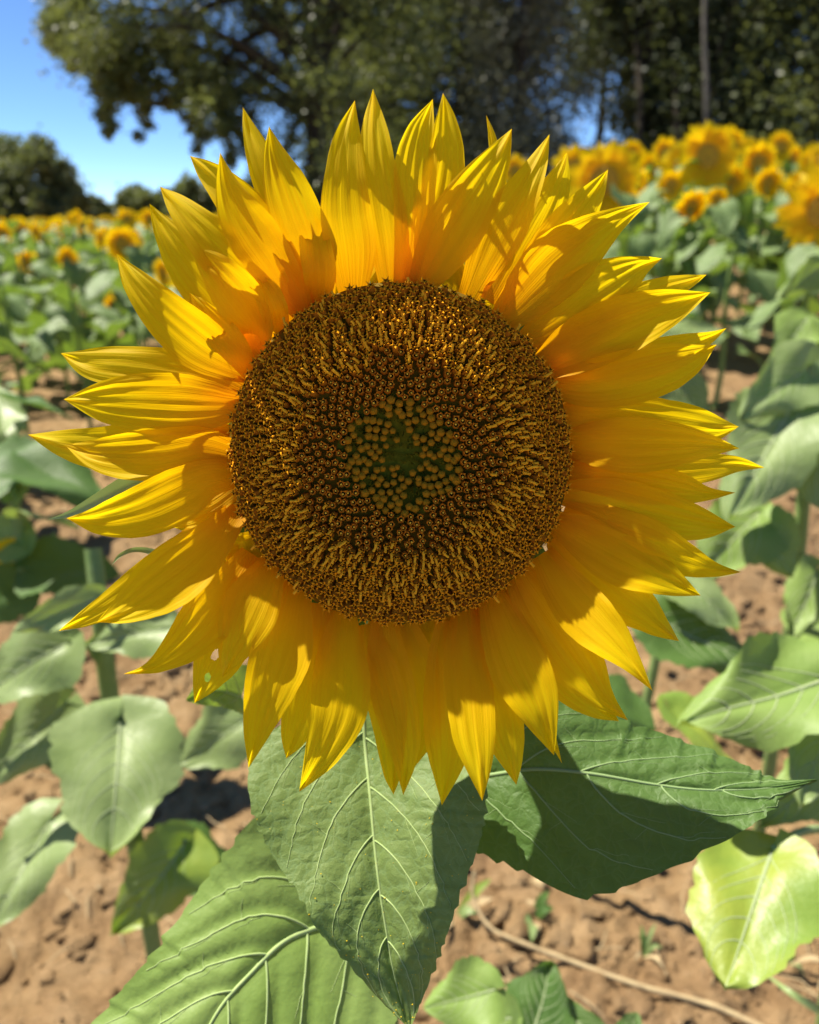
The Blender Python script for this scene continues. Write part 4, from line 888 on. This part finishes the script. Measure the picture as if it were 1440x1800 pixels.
# specially placed blooms: (px, py, depth, diameter_px, face, label)
SPEC = [
 (1062,318,3.3,140,(-.1,-1,.15),'sunflower closest behind the upper right petals, the largest bloom of the field'),
 (1243,275,4.3,118,(.05,-1,.1),'large bloom standing highest on the right side of the field'),
 (1200,290,4.9,80,(-.5,-1,.1),'bloom half covered by the left side of the highest right bloom'),
 (1284,255,5.6,62,(.1,-1,.0),'small bloom peeping over the right shoulder of the highest bloom'),
 (1333,285,5.0,76,(.2,-1,0),'bloom with a dark centre right of the highest bloom'),
 (1372,258,6.2,55,(.1,-1,.1),'small bloom above the row with tree shade directly behind it'),
 (1392,280,6.4,50,(.5,-1,-.2),'small drooping bloom between two others near the right border'),
 (1436,285,5.3,70,(-.1,-1,.1),'bloom cut by the upper right border of the field row'),
 (1146,292,6.0,52,(0,-1,.1),'little round bloom to the right of the closest field bloom'),
 (1215,362,4.0,66,(.3,-1,-.45),'drooping bloom with brown disc half hidden by a leaf'),
 (1450,372,2.6,160,(-.5,-1,.1),'big bloom cut in half by the right border'),
 (1010,295,4.6,84,(-.3,-1,.1),'bloom partly hidden behind the closest field bloom on its left side'),
 (905,300,6.2,55,(0,-1,.1),'bloom just showing between two upper petals of the big flower'),
 (213,427,5.2,64,(.75,-1,.05),'glowing orange bloom left of the big flower near its upper left petals'),
 (223,385,7.5,40,(.1,-1,.2),'bloom standing above the orange one at the left'),
 (162,400,8.5,32,(-.8,-1,.1),'bloom seen at an angle against the dark tree line at left'),
 (48,460,7.0,42,(.9,-1,-.1),'lone low bloom at the left below the row of blooms'),
 (117,523,5.2,48,(-1.4,-.35,.35),'thin bloom seen edge on among the leaves at left'),
 (194,540,4.8,58,(-1.6,-.30,.3),'second bloom seen edge on, nearer to the big flower'),
 (38,405,9.0,36,(.3,-1,.1),'bloom of the left row below the round tree'),
 (68,415,9.5,34,(-.2,-1,.1),'bloom of the left row below the edge of the round tree'),
 (3,410,8.0,38,(.3,-1,.1),'bloom cut by the left border under the round tree'),
 (95,412,9.8,32,(.3,-1,.1),'bloom of the left row where the round tree ends'),
 (262,385,7.0,36,(.8,-1,.1),'bloom touching the tip of the upper left petal'),
 (1170,268,5.8,56,(.2,-1,.1),'small bloom between the round little one and the highest bloom'),
 (1310,262,6.8,46,(-.2,-1,.1),'tiny bloom behind the highest bloom to its upper right'),
 (1350,320,4.7,60,(.1,-1,-.1),'bloom in the second rank below the dark centred one'),
 (1408,330,4.6,66,(-.2,-1,0),'bloom low in the band beside the right border'),
 (1285,318,4.4,60,(-.2,-1,-.1),'bloom tucked under the right side of the highest bloom'),
 (1180,325,4.3,58,(.3,-1,0),'bloom tucked under the left side of the highest bloom'),
 (1110,270,6.4,48,(0,-1,0),'far bloom over the right shoulder of the closest field bloom'),
 (1260,348,3.9,40,(-.4,-1,-.3),'small half open bloom among leaves below the highest bloom'),
 (285,480,4.6,54,(1.6,-.4,.2),'bloom tucked behind the upper left petals'),
]
for q, (px, py, d, dia, face, lab) in enumerate(SPEC):
    c = at(px, py, d); hs = dia*d/F/.25; zg = gh(c[0], c[1]); hgt = c[2]-zg
    field_plant(c[0], c[1], hgt, hs, face, dia > 60, lab, 'sunflowers in bloom across the field', nl=10, lf_scale=.19)
    placed.append((c[0], c[1]))
cnt = 0; spots = []
row = 0
y = 2.7
while y < 14:
    x = -1.05*y-.4
    while x < .95*y+.4:
        xx = x+random.uniform(-.13, .13); yy = y+random.uniform(-.18, .18); x += .42 if x > 0 else .33
        px = 720+F*xx/(yy*math.cos(PITCH)+0)  # approx
        if all((xx-a)**2+(yy-b)**2 > .07 for a, b in placed):
            spots.append((xx, yy, row))
    row += 1; y += .62+.02*y
vis = []; hid = []
ROW = {}
for (xx, yy, row_) in spots:
    ROW[(xx, yy)] = row_
    dep = yy*math.cos(PITCH)
    pxx = 720+F*xx/dep
    if pxx < -60 or pxx > 1500:
        hid.append((xx, yy, pxx)); continue
    (hid if 330 < pxx < 1020 else vis).append((xx, yy, pxx))
vis.sort(key=lambda s: s[1]); 
hid = [h for h in hid]+vis[288:]; vis = [v_ for v_ in vis[:288] if v_[1] >= (3.6 if v_[2] <= 700 else 3.0)]
rws = {}
for v_ in vis: rws.setdefault((v_[2] > 700, ROW[(v_[0], v_[1])]), []).append(v_)
ORD = 'first second third fourth fifth sixth seventh eighth ninth tenth eleventh twelfth'.split(); PLACE = {}
for right in (False, True):
    rk = sorted(r_ for (g_, r_) in rws if g_ == right)
    for n_row, r_ in enumerate(rk[:7]):
        L_ = sorted(rws[(right, r_)], key=lambda v_: -v_[0] if right else v_[0])
        for n_p, v_ in enumerate(L_):
            if n_p < 12: PLACE[v_] = '%s from the %s border in the %s row of the %s field' % (ORD[n_p], 'right' if right else 'left', 'nearest' if n_row == 0 else ORD[n_row]+' nearest', 'right' if right else 'left')
for (xx, yy, pxx) in vis:
    right = pxx > 700
    if not right and yy < 3.6: continue
    if right and yy < 3.0: continue
    bloom = random.random() < (.5 if right else .55) and yy > (4.6 if right else 5.0)
    hgt = random.uniform(.78, 1.0) if not right else random.uniform(.72, .95)
    if yy > 9: hgt = random.uniform(.9, 1.08)
    if not bloom and yy < 6: hgt *= .85
    face = (random.uniform(-.6, .9), -1, random.uniform(-.2, .3)) if right else random.choice([(random.uniform(.6, 1.8), -1, .1), (-1.5, -.35, .2), (1.6, -.4, .1)])
    if right: lab = 'leafy plant in bloom on the rising right side of the field' if bloom else 'leafy plant without an open bloom on the right side of the field'
    else: lab = 'leafy plant in bloom in the rows left of the big flower' if bloom else 'leafy plant without an open bloom in the rows left of the big flower'
    if (xx, yy, pxx) in PLACE: lab = ('blooming plant ' if bloom else 'leafy plant ')+PLACE[(xx, yy, pxx)]
    elif yy > 0: lab = lab.replace('leafy plant', 'small leafy plant').replace('rows left', 'far rows left').replace('right side of the field', 'far right side of the field')
    field_plant(xx, yy, hgt, random.uniform(.75, 1.0)*(1 if right else .82), face, False, lab, ('right' if right else 'left')+' field plants '+('in bloom' if bloom else 'without bloom'), nl=8 if yy < 8 else 6, head=bloom, lf_scale=.19)
# all plants past those and those behind the big flower: one mass
def mass_field():
    J = Join()
    def co(me):
        v = np.empty(len(me.vertices)*3, dtype=np.float32); me.vertices.foreach_get('co', v); v = v.reshape(-1, 3)
        f = np.array([list(p.vertices) for p in me.polygons]); return v, f
    LV = [co(m) for m in leafmeshes]; HV = [co(h[0]) for h in heads]; SV = co(stem_me)
    v6, f6, _ = heart(5, 2, seed=1, droop=.4)
    def tr(v, m): m = np.array(m); return v@m[:3, :3].T+m[:3, 3]
    def one(x, y, far):
        rg = random.Random(int(x*999)+int(y*7919)); zg = float(terrain(x, y)); hgt = rg.uniform(.85, 1.05); B = Matrix.Translation((x, y, zg))
        for m, li, off, a, z_ in leaf_mats(hgt, 4 if far else 8, rg, .26 if far else .19):
            J.add(tr(v6 if far else LV[li][0], B@m), f6 if far else LV[li][1], 0)
        if rg.random() < .75:
            hm = B@head_matrix(Vector((0, 0, hgt)), (rg.uniform(-1, 1), -1, .15), rg.uniform(.8, 1.05))
            if far:
                a = np.arange(14)*2*math.pi/14; r_ = np.where(np.arange(14) % 2, .12, .10)
                J.add(tr(np.vstack([np.stack([r_*np.cos(a), r_*np.sin(a), .01*np.sin(a*3)], 1), [[0, 0, .012]]]), hm), np.array([[i, (i+1) % 14, 14] for i in range(14)]), 1)
                J.add(tr(disc_v[::1]*[1, 1, 1.5], hm), disc_f, 2)
            else:
                hv = HV[rg.randrange(3)]; J.add(tr(hv[0], hm), hv[1], 1); J.add(tr(disc_v, hm), disc_f, 2); J.add(tr(back_v, hm), back_f, 3)
        if not far: J.add(tr(SV[0], B@Matrix.Diagonal((1, 1, hgt-.04, 1))), SV[1], 4)
    for (x, y, _) in hid: one(x, y, False)
    y = 14.0
    while y < 60:
        x = -1.25*y
        while x < .9*y:
            if not (x > -.05*y and y > 24): one(x+random.uniform(-.15, .15), y+random.uniform(-.2, .2), True)
            x += .5+.012*y
        y += .8+.035*y
    o = link('distant_sunflowers', J.mesh('distant_sunflowers', [FIELD_LEAF, FPETAL, FDISC, BRACT, STEM])); tag(o, 'far part of the sunflower field in a mass of leaves and yellow blooms', 'sunflower field', kind='stuff')
mass_field()

# ------------------------------------------------------------------ trees
def leaf_cloud(centres, radii, per, size, seed, sq=(1, 1, 1)):
    rg = np.random.default_rng(seed); C = np.repeat(centres, per, 0); Rr = np.repeat(radii, per)[:, None]
    n = len(C); d = rg.normal(size=(n, 3)); d /= np.linalg.norm(d, axis=1)[:, None]
    P = C+rg.normal(size=(n, 3))*Rr*.62*np.array(sq)
    a = rg.normal(size=(n, 3)); a[:, 2] *= .6; a /= np.linalg.norm(a, axis=1)[:, None]; b = np.cross(a, rg.normal(size=(n, 3))); b /= np.linalg.norm(b, axis=1)[:, None]
    s = size*(.6+.8*rg.random((n, 1)))
    V = np.stack([P-a*s, P-b*s*.55, P+a*s, P+b*s*.55], 1).reshape(-1, 3)
    return V, np.arange(4*n).reshape(n, 4)
def tree(name, label, base, trunk_h, r_trunk, centres, radii, per, size, mat, bark=WOOD, seed=0, sq=(1, 1, 1), lean=(0, 0), group=None, limbs=14, cat='tree'):
    base = np.array(base, float); r = empty(name, base, label=label, cat=cat, group=group)
    top = base+np.array([lean[0], lean[1], trunk_h]); J = Join(); rg = random.Random(seed)
    v, f = tube(spline([base-[0, 0, .3], base+(top-base)*.4+[.1, 0, 0], top], 14), np.linspace(r_trunk*1.25, r_trunk*.55, 14), 10); J.add(v, f)
    idx = list(range(len(centres))); rg.shuffle(idx)
    for q in idx[:limbs]:
        c = centres[q]; s = base+(top-base)*rg.uniform(.45, 1.0); m_ = (s+c)/2+[0, 0, .12*np.linalg.norm(c-s)]
        v, f = tube(spline([s, m_, c], 10), np.linspace(r_trunk*.35, r_trunk*.06, 10), 6); J.add(v, f)
    me = J.mesh('trunk', [bark]); me.transform(Matrix.Translation(-Vector(base))); link('trunk', me, r)
    V, f = leaf_cloud(np.asarray(centres), np.asarray(radii), per, size, seed, sq); add('crown', V, f, mat, root=r, smooth=False)
    return r
def tz(px, d): x = (px-720)/F*d; y = d*math.cos(PITCH); return x, y
# left spreading tree with hanging sprays
D = 19.0; cs = []; rd = []
rg = np.random.default_rng(3)
def cpx(px, py, d):
    return PX(px, py, d)
edge_top = lambda px: 0
for q in range(270):
    px = 120+rg.random()*650; d = D+rg.uniform(-2.5, 2.5)
    low = np.interp(px, [90, 180, 300, 420, 480, 560, 780], [95, 160, 165, 225, 300, 380, 380])
    py = rg.uniform(-260, low); cs.append(cpx(px, py, d)); rd.append(rg.uniform(.28, .62))
for px, y0, y1 in [(95,-20,95),(118,-10,120),(150,0,150),(182,60,225),(176,90,210),(205,60,170),(240,80,232),(262,60,185),(230,70,190),(295,60,190),(330,80,215),(352,120,262),(375,120,240),(405,150,285),(440,150,300),(318,60,180),(140,-60,60),(92,30,80)]:
    for s in np.linspace(0, 1, 9):
        cs.append(cpx(px+rg.uniform(-13, 13)+8*s, y0+(y1-y0)*s+rg.uniform(-8, 8), D+rg.uniform(-1, 1))); rd.append(rg.uniform(.7, 1.2)*.30*(1-.5*s))
bx = PX(560, 385, D)
tree('spreading_tree', 'big spreading tree with drooping leafy sprays against the blue sky at upper left', (bx[0], bx[1], 0), 6.5, .38, cs, rd, 150, .062, T_OAK, seed=1, limbs=34)
# trees of the dark wood on the right
def wood_tree(px, d, x0, x1, y0, y1, n, per, size, mat, label, seed, rr=(.5, 1.0), gaps=(), **kw):
    rg = np.random.default_rng(seed); cs = []; rd = []
    while len(cs) < n:
        a = rg.uniform(x0, x1); b = rg.uniform(y0, y1)
        if any(((a-g[0])/g[2])**2+((b-g[1])/g[3])**2 < 1 for g in gaps): continue
        cs.append(PX(a, b, d+rg.uniform(-2, 2))); rd.append(rg.uniform(*rr))
    b = PX(px, 385, d); zg = float(terrain(b[0], b[1])); tree('wood_tree', label, (b[0], b[1], zg), 9, kw.pop('rt', .16), cs, rd, per, size, mat, seed=seed, group='trees of the wood behind the field', **kw)
GAP = [(1040, 226, 56, 60), (1003, 22, 36, 38), (1062, 160, 30, 26)]
wood_tree(690, 24, 560, 860, -320, 400, 230, 170, .10, T_DARK, 'dark tree rising directly behind the top petals of the big flower', 11, gaps=GAP)
wood_tree(900, 22, 815, 1010, -320, 400, 170, 260, .065, T_GREY, 'grey green feathery tree just right of the top petals', 12, (.4, .8), gaps=GAP)
wood_tree(1110, 27, 1010, 1200, -320, 420, 190, 170, .105, T_DARK, 'dark tree to the right of the round gap of blue sky', 13, gaps=GAP)
wood_tree(1285, 26, 1160, 1360, -320, 420, 220, 170, .105, T_DARK, 'dark tree with a pale thin trunk behind the highest field bloom', 14)
wood_tree(1430, 25, 1310, 1560, -320, 420, 200, 170, .10, T_OAK, 'lighter olive tree at the upper right border', 15)
wood_tree(1040, 34, 830, 1250, -320, 120, 160, 90, .16, T_DARK, 'tall tree standing farther back above the gap of blue sky', 16, (.8, 1.3), gaps=GAP+[(1040, 222, 82, 84)])
wood_tree(1400, 36, 1060, 1640, -200, 430, 230, 90, .18, T_DARK, 'deep shaded tree farthest back on the right side of the wood', 17, (.9, 1.6), gaps=[(1040, 222, 92, 90)])
wood_tree(750, 36, 560, 960, -200, 430, 170, 90, .18, T_DARK, 'deep shaded tree farthest back behind the big flower', 18, (.9, 1.6))
pb = PX(1243, 385, 22.5); tp = empty('bare_tree', (pb[0], pb[1], float(terrain(pb[0], pb[1]))), label='thin pale bare tree trunk rising behind the highest field bloom', cat='tree trunk')
v, f = tube(spline([pb-[0, 0, 1.5], PX(1242, 200, 22.5), PX(1238, 60, 22.6), PX(1240, -80, 22.8)], 20), np.linspace(.10, .055, 20)*(1+.12*np.sin(np.arange(20)*1.9)), 8); add('trunk', v, f, PALEWOOD, root=tp)
for q, (x0, w_) in enumerate([(1120, .12), (1185, .13), (1330, .10)]):
    pb = PX(x0, 385, 23.5); tp = empty('bare_tree', (pb[0], pb[1], float(terrain(pb[0], pb[1]))), label=['dark trunk behind the field between the sky gap and the pale trunk', 'thick dark trunk just left of the pale thin trunk', 'dark trunk to the right of the pale thin trunk'][q], cat='tree trunk')
    v, f = tube(spline([pb-[0, 0, 1.5], PX(x0+5, 180, 24.5), PX(x0-16, -100, 26.5)], 16), np.linspace(w_*1.1, w_*.6, 16), 8); add('trunk', v, f, WOOD, root=tp)
# round tree far left
def dome_tree(px0, px1, ytop, ybot, d, n, per, size, mat, label, seed, name='far_tree', lumps=None):
    rg = np.random.default_rng(seed); cs = []; rd = []; cx = (px0+px1)/2; hw = (px1-px0)/2; s = d/F
    while len(cs) < n:
        a = rg.uniform(-1, 1); b = rg.uniform(0, 1)
        if a*a+b*b > 1.0: continue
        px = cx+a*hw*.92; py = ybot+(ytop-ybot)*b*.93
        cs.append(PX(px, py, d+rg.uniform(-1, 1)*hw*s*.6)); rd.append(rg.uniform(.10, .22)*hw*s)
    b = PX(cx, 385, d); tree(name, label, (b[0], b[1], 0), (385-ytop)*s*.6+1, .02*hw*s+.1, cs, rd, per, size, mat, seed=seed, limbs=10)
dome_tree(-70, 150, 240, 400, 48, 90, 260, .17, T_FAR, 'round leafy tree standing alone at the far left edge of the field', 21)
dome_tree(75, 158, 300, 400, 47, 24, 200, .16, T_FAR, 'low shoulder of foliage at the right foot of the round tree', 22, 'far_bush')
for q, (a, b, t_, lab) in enumerate([(120, 220, 352, 'low dark tree in the gap right of the round tree'), (190, 290, 328, 'peaked small tree on the distant skyline at left'), (245, 340, 338, 'dark rounded tree on the skyline near the upper left petal'),
                                     (290, 420, 312, 'taller skyline tree touching the upper left petals'), (380, 520, 318, 'skyline tree hidden mostly behind the upper left petals'), (470, 640, 325, 'skyline tree behind the left side of the big flower'), (-420, -240, 300, 'skyline tree beyond the left border, second from it'), (-260, -80, 315, 'skyline tree just beyond the left border'), (-640, -400, 290, 'skyline tree far beyond the left border')]):
    dome_tree(a, b, t_, 410, 62, 70, 240, .26, T_FAR if q % 2 else T_DARK, lab, 30+q, 'skyline_tree')
print('objects', len(bpy.data.objects), 'tris', sum(len(m.polygons) for m in bpy.data.meshes)*2)
